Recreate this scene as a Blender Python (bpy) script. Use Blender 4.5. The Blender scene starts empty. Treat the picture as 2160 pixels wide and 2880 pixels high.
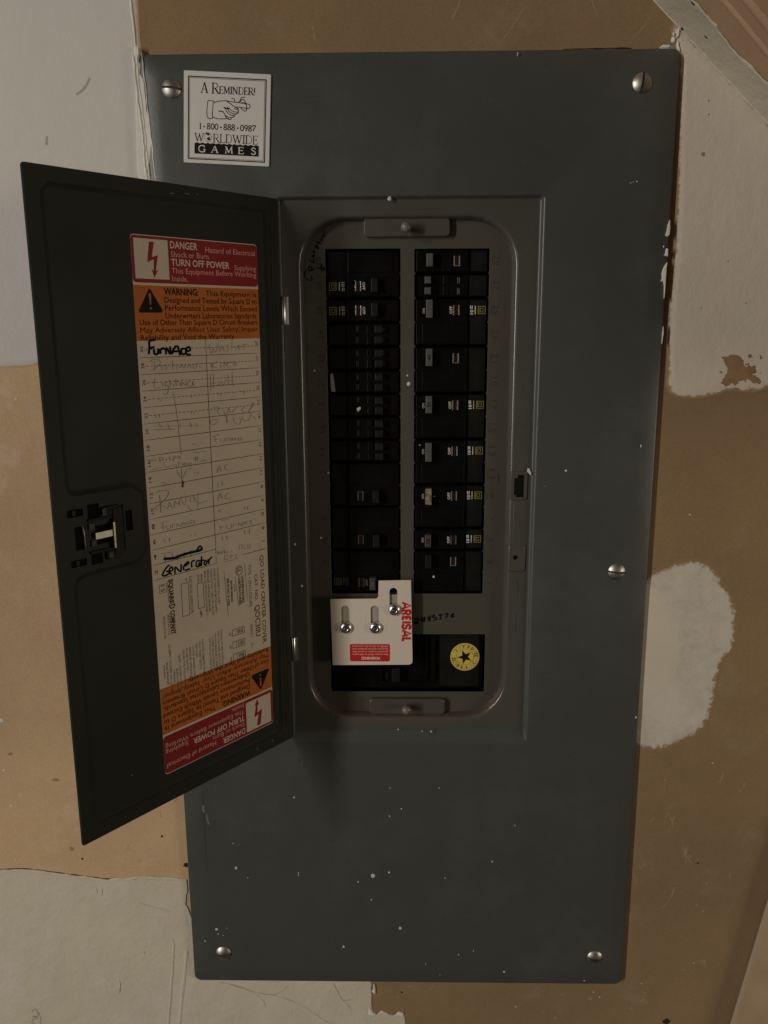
import bpy, bmesh, math, random
from mathutils import Vector, Matrix
from mathutils.geometry import tessellate_polygon

random.seed(7)
scene = bpy.context.scene
COL = scene.collection
S = 0.001                                   # all lengths below are millimetres

# ---------------------------------------------------------------- camera
CAM = Vector((186.09, -614.93, 559.56))
RIGHT = Vector((0.99983672, 0.01739385, -0.00489764))
DOWN = Vector((-0.00135506, -0.19810097, -0.98018068))
FWD = Vector((-0.01801934, 0.98002728, -0.19804505))
cd = bpy.data.cameras.new("camera")
cam = bpy.data.objects.new("camera", cd)
COL.objects.link(cam)
m = Matrix.Identity(4)
for i in range(3):
    m[i][0] = RIGHT[i]; m[i][1] = -DOWN[i]; m[i][2] = -FWD[i]; m[i][3] = CAM[i] * S
cam.matrix_world = m
cd.sensor_fit = 'HORIZONTAL'; cd.sensor_width = 36.0; cd.lens = 36.0 * 2200 / 2160
cd.clip_start = 0.01; cd.clip_end = 50
scene.camera = cam

# ---------------------------------------------------------------- light
world = bpy.data.worlds.new("World"); scene.world = world; world.use_nodes = True
bg = world.node_tree.nodes["Background"]
bg.inputs[0].default_value = (1.0, 0.88, 0.72, 1); bg.inputs[1].default_value = 0.012

def area(name, loc, target, size, watts, color, tall=None):
    l = bpy.data.lights.new(name, 'AREA'); l.shape = 'RECTANGLE' if tall else 'DISK'; l.size = size; l.energy = watts; l.color = color
    if tall: l.size_y = tall
    o = bpy.data.objects.new(name, l); COL.objects.link(o)
    o.location = Vector(loc) * S
    d = (Vector(target) - Vector(loc)) * S
    o.rotation_euler = d.to_track_quat('-Z', 'Y').to_euler()
    return o
# a tall narrow window far off to the left, a warm hall lamp to the right, faint light of the room behind
area("window_light", (-2750, -2560, 1050), (150, 0, 430), 0.17, 69.0, (1.0, 0.955, 0.90), tall=2.2)
area("hall_light", (2700, -1250, 400), (100, 0, 430), 0.9, 14.5, (1.0, 0.885, 0.70))
area("room_light", (-700, -2000, 600), (250, 0, 380), 1.2, 1.2, (1.0, 0.92, 0.80))
scene.view_settings.view_transform = 'Standard'; scene.view_settings.look = 'None'
scene.view_settings.exposure = 0.24; scene.view_settings.gamma = 1

# traced outlines, millimetres on the wall plane (x right, z up) or on the door (from its hinge, height)
D = {'patch_left':[[-155.4,866.1],[1.5,864],[-0.4,821.7],[-0.3,808],[-0.5,794.3],[-0.5,782.7],[-0.6,773.3],[3.9,767.4],[8.7,761.5],[12.4,737.6],[15.7,706],[16.5,673.8],[-30,586.2],[-53.4,570.3],[-73.5,562.3],[-85,558],[-98.1,552.6],[-105.2,551.3],[-113.6,552.1],[-124.9,551.1],[-141.5,553.1],[-195,552]],
'patch_low':[[-250.2,114.1],[-170.4,109],[-147.2,109.9],[-130.8,107.9],[-108.3,104.8],[-87.7,102.1],[-74.1,100.1],[-66.6,102],[-57.4,101.3],[-45.7,103.6],[-25,102.6],[-11,102],[-2.4,101],[-2.5,89.2],[-4,84.8],[-4.8,76.2],[-2.8,71.1],[-0.7,63.1],[1.9,56.5],[18.6,54.8],[30.8,40.2],[153.5,37.7],[159.9,-2.2],[161.5,-5.9],[161.1,-13.9],[160.7,-26.1],[162.3,-34.2],[165.2,-38.7],[169.2,-35.2],[173.8,-36.7],[181,-39.3],[185.9,-35.8],[191.2,-37.7],[192.1,-43],[192.8,-48.8],[195.6,-136],[-282.6,-143]],
'patch_right':[[380.9,789.9],[392.9,779.4],[407.8,765.4],[454.7,721.3],[529.2,649.7],[541.4,543.2],[471.6,536.2],[468.7,531.9],[455.8,530.6],[441.9,533.6],[435.1,530.1],[424.7,526.6],[417.8,526.6],[408.6,525.8],[401.1,527.5],[394.9,529.7],[395,543.8],[394.8,555.4],[393.4,567.7],[392.7,594.9],[394,626.4],[393.4,670.7],[390.7,724.1],[388.9,767.7],[384.5,773.8]],
'patch_round':[[363.1,369.6],[387.4,378.3],[399.8,386.4],[410.7,391.2],[419.1,393],[427.4,393.6],[436.7,391.2],[442.9,384.3],[447.4,374.4],[455.7,364.8],[460.4,353],[462.4,338.9],[461.8,325],[459.8,314.8],[452.5,310.7],[451.2,300.6],[449.5,289.3],[449.3,276.9],[446.9,257.9],[440.1,245.3],[423.3,236.7],[408.2,229.1],[396.4,230.4],[389.6,233.3],[361.2,237.4]],
'second_coat':[[366,369.6],[387.5,377.4],[397.6,372.6],[408.6,357.5],[415.7,339.1],[419.9,320.6],[418.7,295.5],[409.4,279.6],[395.2,270],[371.7,265.1]],
'smear_left':[[-1.9,776.4],[1,775.5],[1,771.1],[0.4,767.1],[1.6,763.6],[1,758.2],[3.7,754.7],[4.1,747],[4.2,742.5],[4.3,738],[4.2,733.5],[5.4,730.8],[5.7,725.3],[6.1,720.8],[6.4,717.6],[6.8,713.9],[6.5,710.7],[5.5,703.8],[4.1,697.8],[2.4,695.8],[3,694.1],[2,692.2],[3.6,689.9],[4.4,686.6],[6.5,680.5],[2.4,678.2],[-3.3,682.9],[-5.2,692.3],[-5,706.2],[-4.3,724.5],[-3.5,742.6],[-2.8,760.5]],
'chips':[[[386.4,655.3],[387.1,649.5],[386.9,644.8],[385.4,643.5],[383.8,644.3],[384.8,647.5],[385.2,651.6]],[[382.8,637.2],[383.7,636.7],[383.1,635.8]],[[385.2,635.2],[386.5,634.9],[386.7,629.5],[385.2,629.8],[383.6,630.4],[384.8,631.5]],[[386.5,625.4],[386.4,622.9],[386.2,620.2],[386.3,609.8],[386.3,604.2],[385.8,599.4],[385.4,608.4],[384.3,611.9],[382.7,611.4],[383.4,614],[383,617.5],[384,621.2],[385.3,623.6]],[[386.6,578.9],[387.1,574.7],[386.3,566.1],[386.3,573.3]]],
'corner_blobs':[[[372.9,772.8],[375.3,774.5],[379.6,774.2],[382.1,772.7],[383.4,771.9],[373.6,772]],[[384.9,776.9],[385.9,776.4],[387.7,771.8],[387.8,769.6],[386,770.7],[384.8,773.6]],[[381.8,782.6],[382.7,782.3],[382.8,779.8],[381.9,780.9]],[[381.3,779.8],[383.8,779.2],[383.8,775.8],[382.2,775.6],[381,776.4]],[[385,784.8],[386.5,784.8],[385.4,778.6],[384.8,778.1]]],
'low_blobs':[[[163.1,-5.3],[164.2,-5.7],[165.2,-12.1],[164.6,-16.2],[161.4,-13.5],[162.6,-11.2]],[[158.1,-28.7],[159.3,-29.2],[161.3,-33.3],[163.2,-36.5],[165.6,-37.9],[165.2,-38.8],[158.1,-38],[158.5,-33.3]],[[169.2,-34.1],[170.7,-34.1],[176.3,-36.8],[175.5,-37.8],[169.9,-36.4]],[[184.2,-35.8],[186.5,-34.9],[190.5,-36.2],[190.5,-38.5],[185,-38.6]]],
'holes':[[[187.8,-12.6],[189.3,-12.6],[190.5,-16.2],[188.5,-16.7]],[[189.3,-32.4],[192.1,-32.3],[192.5,-34.2],[190.1,-34.7]],[[267.3,-27.7],[269.3,-28.2],[269.3,-30.5],[267.7,-30.5]],[[-5.3,117.7],[-3.8,118],[-2.7,116.4],[-0.3,116],[-0.4,113.7],[-2.3,111.6],[-3.5,112.3],[-5.2,114.3]],[[447.3,121.5],[449.7,121.5],[449.9,119.2],[447.5,119.2]],[[-23.9,144.3],[-21,144.3],[-21.2,142],[-24.1,142]],[[390,782.5],[390.9,782.8],[391.7,781.1],[390.4,780.8]],[[-93.1,281],[-90.7,281],[-91,278.4],[-93,278]],[[-95.8,122.7],[-93.8,121.8],[-94.5,118.1],[-96.5,119]],[[430.1,-37.1],[436.4,-45.7],[430.5,-45.8]]],
'gap_top':[[304.7,773.3],[313.8,773.5],[328.6,773.2],[353.3,773.1],[353.4,771.9],[304.8,772.3]],
'scuffs':[[[431.2,99.6],1.2],[[457.9,100.3],1.6],[[460.9,20.5],3],[[189.5,-12.5],2.4],[[361,-19.9],2.2],[[330.1,-40.7],2],[[399,-29.9],1.5],[[268.2,-28.9],1.3],[[190.6,-33.6],1.5],[[412.1,-29.7],1.2],[[450.4,78.9],1],[[-149.6,221.5],2.6],[[-112.4,197.6],3],[[-103.8,130.5],2.4],[[-152.3,-44],2.2],[[-44.7,119],1],[[409.2,701.2],1.8],[[410.5,737.4],0.9],[[411.2,728.3],0.8],[[433.3,626.2],0.7],[[416,592.6],1],[[449.1,595.8],0.8]],
'white_dots':[[[-153.9,252.8],3],[[-156.6,206.1],1.8],[[-153.6,171.7],1.8],[[-144.3,183],1],[[-138.3,243.9],0.9],[[-155.2,118.2],1.2],[[-163.2,126.9],1],[[-59.2,118.4],1.1],[[-95,150.2],0.8],[[-152.4,199.6],0.8],[[454,216.1],0.9],[[452.7,19.2],0.8],[[406.9,-2.9],0.8],[[293.7,-28.9],1],[[369.7,-17.8],1.2],[[363.8,-12.5],0.8],[[457,72.4],0.6],[[441.2,127.2],0.7],[[414.9,199.9],0.5],[[419.2,432.3],0.9],[[-114.4,526.1],1.6]],
'specks':[[[96.3,185.7],0.8,0.9],[[43.2,117],1.1,1.5],[[98.2,112.6],0.5,0.8],[[98.1,110.3],0.5,0.6],[[163.5,110.1],1.7,2],[[150.6,104.3],0.7,0.8],[[53.2,107.4],0.5,0.5],[[162.1,86.4],0.6,0.7],[[136.8,38.4],1,1.3],[[80.2,11.6],1.2,1.3],[[126.7,11.6],0.6,0.7],[[23.1,55.1],1.2,1.3],[[32.3,56.4],0.4,0.5],[[24.3,50.4],0.7,0.6],[[28.6,49],0.4,0.6],[[12.1,43.1],0.6,1],[[41.8,141.1],0.5,0.6],[[179,195.1],0.5,0.6],[[221,195.3],0.5,0.5],[[188.7,175.5],0.7,0.7],[[178.4,168.5],0.7,0.7],[[286.6,160.2],0.6,0.6],[[267.9,125.1],0.8,0.7],[[177.8,113.7],0.9,1],[[226.9,108.6],0.5,0.7],[[187.5,57.8],1.3,1.5],[[223.3,10.2],1.2,1.2],[[281,13.9],0.9,0.9],[[353.4,4.6],0.6,0.6],[[239.9,31.3],0.4,0.8],[[252.9,35],0.4,0.7],[[210.3,21.4],0.4,0.6],[[185.9,249.4],0.6,0.8],[[206.1,247.8],0.5,0.6],[[213.7,247.4],0.7,1],[[384.8,260.6],0.8,1.2],[[317.7,469.1],0.9,1],[[301.9,456.8],0.3,0.3],[[375,488.4],0.6,1.2],[[180.1,671.6],1.4,1.6],[[360.6,681.9],0.7,0.6],[[358.1,681.5],0.5,0.4],[[356.1,681],0.9,0.3],[[271.4,767.6],0.4,1.6],[[102.6,409],0.9,1],[[107.3,374],1,1.2]],
'dead_specks':[[[120.6,546.9],0.8,1.1],[[129.9,466.1],0.8,0.9],[[123,412.4],0.9,1],[[194.4,536.4],1.3,1.8],[[193.5,542.9],0.7,0.9],[[217.6,346.4],0.5,0.6]],
'breaker_specks':[[[154.6,516.6],1.2,1.6],[[155.5,517.9],0.6,1],[[205.3,488],0.6,0.6],[[213.5,446.5],0.5,0.5],[[215.4,379.3],0.9,1.1]],
'white_streak':[[132.7,544.6],[134.6,544.7],[135.6,539.2],[136.5,530.4],[133.6,530.4],[132.9,532.9]],
'recess_blob':[[288.2,470.7],[289.9,470.5],[290.2,469],[291.3,467.3],[291.2,464.9],[289.7,466],[287.9,468]],
'cover_streaks':[[[[3.4,177.6],[9.4,176.7],[13.2,173.9],[18.1,170.6]],1.8],[[[19.7,170],[20.5,162.2],[21.2,159.5]],1.4]],
'pencil_cover':[[[[12.3,190.9],[11.7,171.1],[10.4,162.2],[11.2,151],[11,135.2],[10.7,112.4]],0.6],[[[128.5,266.4],[129.9,263.2]],0.5],[[[101.1,222.8],[102.2,218.5]],0.6]],
'wall_strokes':[[[[-48.5,746.1],[-44.9,748],[-40.9,751.5],[-38.4,755.4],[-37.4,757.2]],1.6],[[[-72.1,718.1],[-73,714.9],[-72.9,712]],1.6],[[[-155.2,-39.2],[-153.2,-36.2],[-150.6,-36.7],[-150,-41.7],[-151.6,-46.8],[-154.1,-45.6],[-155.9,-50.7],[-152.2,-53.2]],1.2],[[[-148.7,-39.2],[-147.7,-46.7],[-148.7,-53.1]],0.9]],
'cracks':[[[[21.7,-5.2],[30.2,-6.6],[42.9,-10.7],[55.5,-15.5],[68.3,-17.6],[76.9,-15.3],[84.6,-7.8]],0.7],[[[68.3,-17.6],[87.3,-23.9],[102.1,-32.4],[118.9,-46],[125.3,-49.7]],0.5],[[[126.1,-4.8],[130.2,-13.4],[134.4,-22.1],[142.9,-22.5]],0.7],[[[134.4,-22.6],[140.7,-29.5],[142.3,-34.5]],0.5],[[[32.3,-8.3],[49.1,-14.3],[59.6,-21.7],[63.5,-31.6]],0.3],[[[-46.6,77.2],[-39.4,74.4],[-27,71],[-18.8,68]],0.3]],
'ridges':[[[[-19.9,42.4],[-18.9,38.8],[-18.3,33.9],[-21.5,4.6],[-24.5,-20.2],[-28.6,-52.9]],2.2],[[[-6.7,29.2],[-9.6,7.2],[-13,-15],[-18.4,-52.8]],3],[[[-84.5,92.9],[-84.7,85.8]],1.5],[[[-79.9,92.9],[-79.9,84.7]],1.5],[[[-71.2,-2.1],[-70.5,-8.2],[-72.1,-18.2]],2],[[[-45.8,27.6],[-45.7,24]],1.3]],
'ceil_line':[[367.7,803.7],[386.7,785.7],[454.6,722.5]],
'screws':[[23.3,747.7],[360.3,747.9],[361.6,387.1],[28.1,30.6],[361.2,29.5]],
'board':[[508.7,78.6],[489.1,-34.8],[500.5,31.9]],
'magnet':[[33.2,759.4],[95.5,756.4],[92.1,694.2],[29.6,697.7]],
'mag_size':[62.4,61.8],
'mag_hand':[[[21.49,42.27],[17.76,42.41],[17.22,40.17],[16.78,36.3],[16.9,32.87],[17.48,30.96],[19.25,30.61],[21.03,30.9]],[[21.03,30.9],[20.72,33.89],[21.06,37.76],[21.31,40.77],[22.19,41.87],[21.49,42.27]],[[22.19,41.32],[25.67,42.44],[30.3,42.93],[32.62,42.6],[37.72,42.21],[42.36,41.85],[45.6,41.56],[47.45,41.21],[47.85,39.73],[47.26,38.64],[44.26,38.65],[40.55,39.09],[37.3,39.08]],[[30.77,42.86],[33.57,41.27],[36.84,39.06],[39.17,38.09],[39.56,36.83],[38.74,35.72],[35.95,36.03],[33.62,37.22]],[[21.11,31.76],[23.45,30.79],[26.72,30.63],[30.44,30.96],[32.76,31.19]],[[25.03,35.79],[27.59,35.68],[29,35.1]],[[28.96,38.52],[30.36,37.72],[32.22,37.8],[33.14,38.27]],[[31.27,39.04],[31.75,37.78],[32.7,36.11],[34.57,34.91],[37.37,34.38],[39.21,35.1],[39.57,36.19]],[[30.37,36.66],[31.79,35],[34.13,33.6],[36.45,33.27],[37.6,34.39]],[[29,34.89],[30.41,33.02],[32.75,32.04],[35.08,31.93],[36.92,33.08]],[[29.95,33],[31.36,31.34],[33.7,30.5],[34.61,31.7]],[[34.35,44.93],[36.07,44.57],[37.03,42.48]],[[44.38,45.76],[42.3,45.89],[41.38,45.21],[40.94,43.71],[41.65,42.46]],[[39.34,42.15],[41.4,43.94],[43.25,44.23],[44.43,42.57],[45.39,40.06],[45.42,37.93],[44.52,36.61],[42.89,37.18],[41.24,38.82]],[[41.89,42.04],[43.74,42.12],[44.91,41.1]],[[36.39,37.98],[38.25,37.41],[38.94,37.87]]],
'mag_text':{'A':[[12.38,47.87],[17.21,54.85]],
'R':[[20.28,47.97],[25.08,54.74]],
'EMINDER':[[25.39,47.11],[49.79,52.97]],
'ex':[[50.33,48.12],[51.18,52.18]],
'phone':[[11.36,22.08],[52.2,28.59]],
'W':[[8.02,14.78],[14.89,20.2]],
'globe':[[17.86,17.9],[20.53,18.02]],
'RLD':[[21.27,13.42],[54.38,21.16]],
'blk':[[7.88,13.81],[55.11,6.93]],
'games':[[11.22,5.55],[52.8,13.54]],
'b1':[[3.12,58.33],[59.76,2.36]],
'b2':[[4.34,57.1],[58.67,3.4]]},
'plate':[[130.4,362.7],[167.9,363.2],[169.1,363.7],[169.8,364.9],[170.1,378.5],[196.5,378.9],[198,309.7],[197.6,307.2],[195.4,305.8],[131.4,305.3]],
'marker':[[[[115.4,560.1],[114.6,564.8],[114.5,568.1],[112.5,569.2],[109.9,569.4]],[[114.4,564],[110.8,564.8]],[[111.3,563.5],[111.2,560.8],[110.1,560.1],[108.5,560.8],[108,564]],[[108,564],[107.8,560.3]],[[106.4,560.3],[106.4,563.6]],[[106.4,562.9],[104.3,564.1],[102.9,563.2]],[[102.3,559.9],[101.7,564.3],[98.9,560.2],[98.7,565.4]],[[97.8,560.1],[94.9,564.9],[92.4,565.2]],[[92.5,565.5],[91.2,559.2]],[[96.8,561.8],[91.7,562.2]],[[86.8,563.7],[89.2,563.7],[90.1,562],[89.4,560.2],[87,560.2]],[[85.9,561.9],[82.7,562.9],[83.6,564.8],[85.6,564.1],[86.4,561.8],[85.6,560],[82.6,559.7]]],[[[113.9,420.2],[105.5,419.1],[98.6,420],[91.5,420.4],[85,420.4],[81.3,421.1]],[[81.3,421.1],[83,423.5],[84.9,422.6],[86.1,420.9]],[[109.3,414.5],[111,414.3],[113.9,411.6],[115.6,408.9],[113.8,407.9],[111,408.5],[109.5,410.3],[112.6,410.7]],[[109.9,409.8],[107.1,411],[108,413.1],[109.8,411.6],[109.7,408.8],[108,408.2]],[[105.3,407.3],[105,412.4],[100.7,408.1],[100,413.5]],[[97.9,408.5],[98.1,411],[94.7,414],[93.7,412.8],[97,411.4]],[[97.2,408.3],[92.9,408.6]],[[91.1,409.2],[91.1,413.2],[88.3,413.9]],[[84.7,413.2],[86.9,412.7],[87.5,409.7],[85.7,408.7],[84.5,411.6],[84.5,408.4]],[[82.4,415.8],[83,408.4]],[[84.8,412.6],[80.4,412.6]],[[79.3,412.1],[80.5,410.1],[79.2,408.6],[77.9,410.8],[79.3,412.1]],[[76.7,412.5],[76.2,408.6]],[[76.4,410.9],[74.8,412.7],[73.1,413.5]]]],
'pencil':[[[[66.3,566.8],[66.2,562.6],[65.3,560.5],[63.1,564.4],[62.3,561.4],[60.3,562.9],[59,567.4]],[[58.5,561.7],[55.6,565.9],[53.9,561.7]],[[57.6,563.5],[53.8,563.5]],[[49.1,566.5],[52.2,565.6],[50,563.5],[52,562]],[[46.7,568.7],[47,562.3]],[[46.9,564.4],[43.8,565.1],[43.5,562.3]],[[41.9,564.1],[39.1,564.8],[40.6,566.3],[41.9,564.5],[39.2,562.6]],[[36,563.2],[36.3,566.6],[33.5,566.9]],[[115.1,555.1],[111.7,556.8],[107.2,555.9],[108.1,553.1],[113.9,549.3]],[[111.8,555.9],[111.6,549.5]],[[106.1,553.3],[106,549.7]],[[101.8,553.3],[103.8,552.7],[101.9,551.3],[103.7,549.9]],[[97.5,556.1],[97.6,549.8]],[[97.5,552.1],[94.7,552.3],[94.6,550]],[[93,552.6],[91.8,550.6],[90.3,552.9],[88.7,550.5],[87.1,553.1]],[[86.2,550.5],[84,553.1],[82.7,550.4]],[[80.8,553.3],[81,550.4],[78.5,550.9],[78.3,553],[80.8,553.3]],[[76.5,553.5],[73.6,553.8]],[[76.2,552.1],[74.5,550.6]],[[65.9,554.6],[65.1,549.2]],[[59.9,555.1],[65.3,552.2],[59.9,550]],[[57.4,554.2],[57.6,550]],[[54.3,555.1],[54.6,550.3]],[[56.3,553.3],[51.3,553.5]],[[47.5,554.1],[51.3,553.5],[51.9,551.1],[47.6,550.8]],[[45.9,555.3],[45.7,551.3]],[[43.9,554.7],[43.7,551.6]],[[112,544.2],[112.7,538],[107.8,538.4]],[[106.3,541.2],[106.1,538.3]],[[102.2,541.6],[104.3,540.8],[104.1,538.8],[102.1,539.3],[102.4,534.7],[104.8,533.4],[106.7,534.3]],[[100.4,543.3],[100.5,538.1]],[[100.3,540.1],[97.9,540.3],[97.7,538.6]],[[95.7,543.7],[95.7,538.5]],[[97.2,541.5],[93.7,541.7]],[[92.7,541.3],[92.6,538.7]],[[91.2,538.7],[91,541.3],[88,538.9],[88,541.5]],[[84,541.7],[86.5,540.6],[86,538.5],[82.4,538.7],[82.2,541.6],[81,538]],[[67.1,546.6],[67.1,534.6]],[[64.5,547.4],[64.4,535.7]],[[67.5,539.4],[62.7,539.9]],[[60.8,541],[59.8,537.9],[57.4,540.9],[56,538.1],[53.1,542]],[[51.8,545.6],[51.4,537.7]],[[47.8,547.1],[47.2,536.9]],[[51.3,540.7],[45.8,541.2]],[[66,521.8],[63.7,522.9],[60.7,522.1],[62.3,519.8],[61,516.9]],[[68.3,514],[68.8,511.6],[65.9,510.2],[61.9,513.6],[68.7,513.7]],[[57,520.1],[53.6,511.8],[54.8,511.9],[52.3,521.7]],[[52.3,521.7],[50.6,517.8]],[[49.4,517.8],[44.1,522.5]],[[48.4,514.6],[47.4,510.8],[43.6,508.9],[41.5,511],[42.5,513.6]],[[37.3,521.5],[40.7,519.2],[37.6,517.1]],[[40.9,514.8],[38.6,511.4],[34.6,511.5],[32,514.8]],[[34.3,516.9],[29.1,524.6],[30.5,520.5],[33.9,517.5],[26.4,511.3]],[[98.7,534.6],[97.2,526.4],[96,513.4],[94.6,491.3]],[[66.3,502.5],[64.4,496.5]],[[68.3,501.4],[61,503]],[[66.5,499.4],[62.7,499.7]],[[60.8,499.9],[60.2,497.3],[57.5,497.7],[57.4,499.9]],[[55.6,497.6],[55.4,499.7],[53.5,499.9]],[[52.8,497.3],[52,499.5],[50.5,497.4],[49.6,499.9]],[[48.9,497],[47.6,499.1],[46.6,497.1]],[[43.7,498.8],[45.3,498.3],[43.8,497.2],[45.4,497]],[[40.9,498.9],[42.5,498.4],[41,497.3],[42.6,496.8]],[[116.5,512.8],[74.1,510.1]],[[116.7,510.3],[97.6,509.4]],[[110.8,513.9],[109,511.4]],[[104.1,514],[103.1,509.8]],[[94.6,513.3],[93.4,509.7]],[[86.2,513.4],[85,509.7]],[[81.2,512.7],[80.3,510]],[[121.8,490],[114.5,489.7]],[[85.4,491.9],[73.7,491.6]],[[79.3,485.2],[73.7,485.3]],[[112.4,491.3],[112,488.3]],[[112.4,491.3],[109.1,490.7],[110.6,488.8]],[[106.8,490.2],[106.9,488.4]],[[103.7,491],[104.5,489.3],[102.5,488.5]],[[101.2,487.2],[101.3,490.2],[98.9,490.3],[100.4,488.9]],[[97.6,488.6],[96.1,490.6],[95.5,488.4]],[[83.4,489],[82.8,486.5]],[[81.6,489.1],[81.7,486.7]],[[85,498.3],[84.3,497]],[[82.5,498],[81.5,496.7]],[[111.3,530.8],[109,530.4]],[[109,530.4],[108.8,528.7]],[[83.9,531.7],[83.7,529.9]],[[61.6,533.2],[61.3,531.3]],[[58.6,532.7],[58.3,530.3]],[[41.5,533.3],[38.4,532.9]],[[37.6,532.8],[37.3,530.3]],[[113.7,519.8],[112.5,518]],[[110.4,519.9],[109.9,517.9]],[[85,520.7],[84.7,518.9]],[[82.1,520.6],[82.3,518.2]]],[[[111.7,489.5],[111.5,488.9]],[[121.7,490.2],[114.3,489.6]],[[120.3,483.3],[112.5,484.1]],[[111.1,484.3],[110.8,483.7]],[[108.6,487.7],[107.9,483.9],[103.2,484.5]],[[101.4,485.2],[101.2,483.7]],[[99.4,485.3],[99.3,482.1]],[[97.3,486.8],[97.1,483.6]],[[98.4,485.8],[95.6,485.8]],[[94.3,485.3],[94.1,483.5]],[[93,483.4],[92.9,485.5],[91.3,483.5],[91,485.5]],[[88.8,485],[89.2,483.3],[87.5,483.4],[87.3,484.9],[87.6,481.1],[89.8,480.4]],[[83.7,488.1],[83.1,485.6]],[[81.5,489],[81.9,485.3]],[[80,485.3],[73.5,485.4]],[[99.3,481.2],[95.3,474.8],[90.8,480.8]],[[95.2,482.5],[95.5,468.4]],[[85,477.8],[84,476.8]],[[82.2,477.8],[81.2,476]],[[111.5,474.2],[110.9,473]],[[109.2,473.9],[108.8,472.7]],[[65.3,475.2],[63.1,479.9],[61.1,475.6]],[[65.1,477.3],[61.4,477.2]],[[54.8,480.5],[57.9,479.6],[57.7,476.8],[53.5,476]],[[64.9,468.1],[64.8,464.3]],[[60.9,468.5],[61,464.8]],[[65.7,454.5],[63.5,459.8],[61.5,455.2]],[[65.6,457],[61.8,456.8]],[[55.2,459],[58.3,458.2],[58.5,455.4],[54.3,454.2]],[[65.7,448],[64.7,445.6]],[[64.2,447.4],[63.5,446.1]],[[41.7,446.6],[41.5,444]],[[38.7,446.4],[38.3,443.5]],[[116.9,467.1],[112.9,468.3],[107.7,467.6],[107.2,464.6],[112.9,459.6],[117.6,457.3],[118,456.2],[115.8,455.6]],[[113.8,465.5],[113.6,453.2]],[[112.9,458.4],[107.9,454.7]],[[107.8,455.3],[106.2,459.2],[104.8,454.8]],[[107,456.9],[104.7,457.2]],[[103.2,454.6],[102.1,459.8]],[[101.8,459.1],[99.6,457],[98.1,458.6]],[[98.7,459.9],[98.3,455.6]],[[97.6,460.9],[94.1,455.6],[92.7,461.4]],[[86.1,460.5],[89,459.7],[89.1,457.3],[86.3,456.9],[85.8,460.4],[83.1,452.1],[86.7,450.6],[90.2,452],[92.1,454.7]],[[78.9,461.3],[82.5,461.2],[82.7,457.6],[82.2,455.1],[74.9,455.8]],[[82.4,463.6],[81.7,462.3]],[[115.1,445.8],[108.5,446.2]],[[113.2,445.5],[112.6,440.1]],[[114.7,442.8],[110.7,442.7]],[[110,443.8],[109.5,440.7],[107.1,440.9],[106.9,443.6]],[[105.1,440.6],[105,442.9],[102.9,443.2]],[[101.7,440.6],[101.2,443.2],[98.6,440.7],[97.7,443.5]],[[97.2,441],[95.7,443.2],[94.8,440.9]],[[93.7,441],[92.8,443.3],[91.6,441]],[[88.6,443.9],[90.8,443],[88.7,441.4],[90.9,441.2]],[[86.1,443.5],[88,442.5],[86.2,441.6],[87.3,440.9]],[[63.9,439.2],[56.3,439.2]],[[64.5,435.5],[64,431.3]],[[65,434.3],[61.2,434.3]],[[58.8,435.2],[58.2,432.2],[54.7,432.3],[54.6,435.1]],[[52.8,432.3],[52.6,434.5],[49.5,434.3]],[[48.1,432.1],[47.5,434.9],[44.9,432.2],[44.3,435.3]],[[43.7,432],[42.3,435],[40.9,432.2]],[[39.1,435.1],[40.8,434.1],[38.8,432.8]],[[35,435.1],[37.1,434.2],[34.8,432.8],[36.8,432.2]],[[112.3,434.1],[111.8,431.6]],[[108.2,434.5],[108.1,431.5]],[[90.6,433.8],[90.6,432.6]],[[87,434.4],[86.9,431.6]],[[63.4,427.4],[62.9,424.1]],[[59.6,427.4],[58.6,424]],[[42.7,428.6],[42,424.9]],[[37,428.9],[37.6,424.7]],[[115.7,424],[107.3,423.8]],[[112.7,423.4],[112.5,416.7]],[[106.7,422.8],[106.6,418.5]],[[102.6,421.4],[102.6,416.5]],[[97,422.1],[97,417.2]],[[91.4,422.3],[91.3,417.3]],[[68.2,417.2],[67.6,414.2],[66,416.1],[64.6,413.9],[63.3,416.5]],[[62.1,417.3],[61.9,413.4]],[[61.8,415],[59.9,414.9],[60,413.3]],[[58.8,414.7],[57.7,413.5]],[[55.2,415],[54.6,413.2]],[[48.4,417.6],[44,417.1]],[[48,417.8],[47.8,413.8]],[[45.2,417.6],[45.2,413.7]],[[43.3,415.6],[43,413.9],[41.4,413.9]],[[39.6,416.6],[40.2,414],[36.9,413.7]],[[36.8,416.7],[38.4,416],[36.4,414.6]],[[58.5,412],[61.6,411.7],[61.8,409.1],[59.1,408.9],[59,410.2]],[[56.4,408.4],[56.4,411.3],[53.9,411.1]],[[55.9,409.9],[54.3,409.8]],[[52.3,410.8],[50,410.7]],[[51.2,410.6],[51.3,407.7]],[[52.5,407.9],[50.1,407.8]],[[62.6,407.4],[52.5,407.3]]]],
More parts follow.
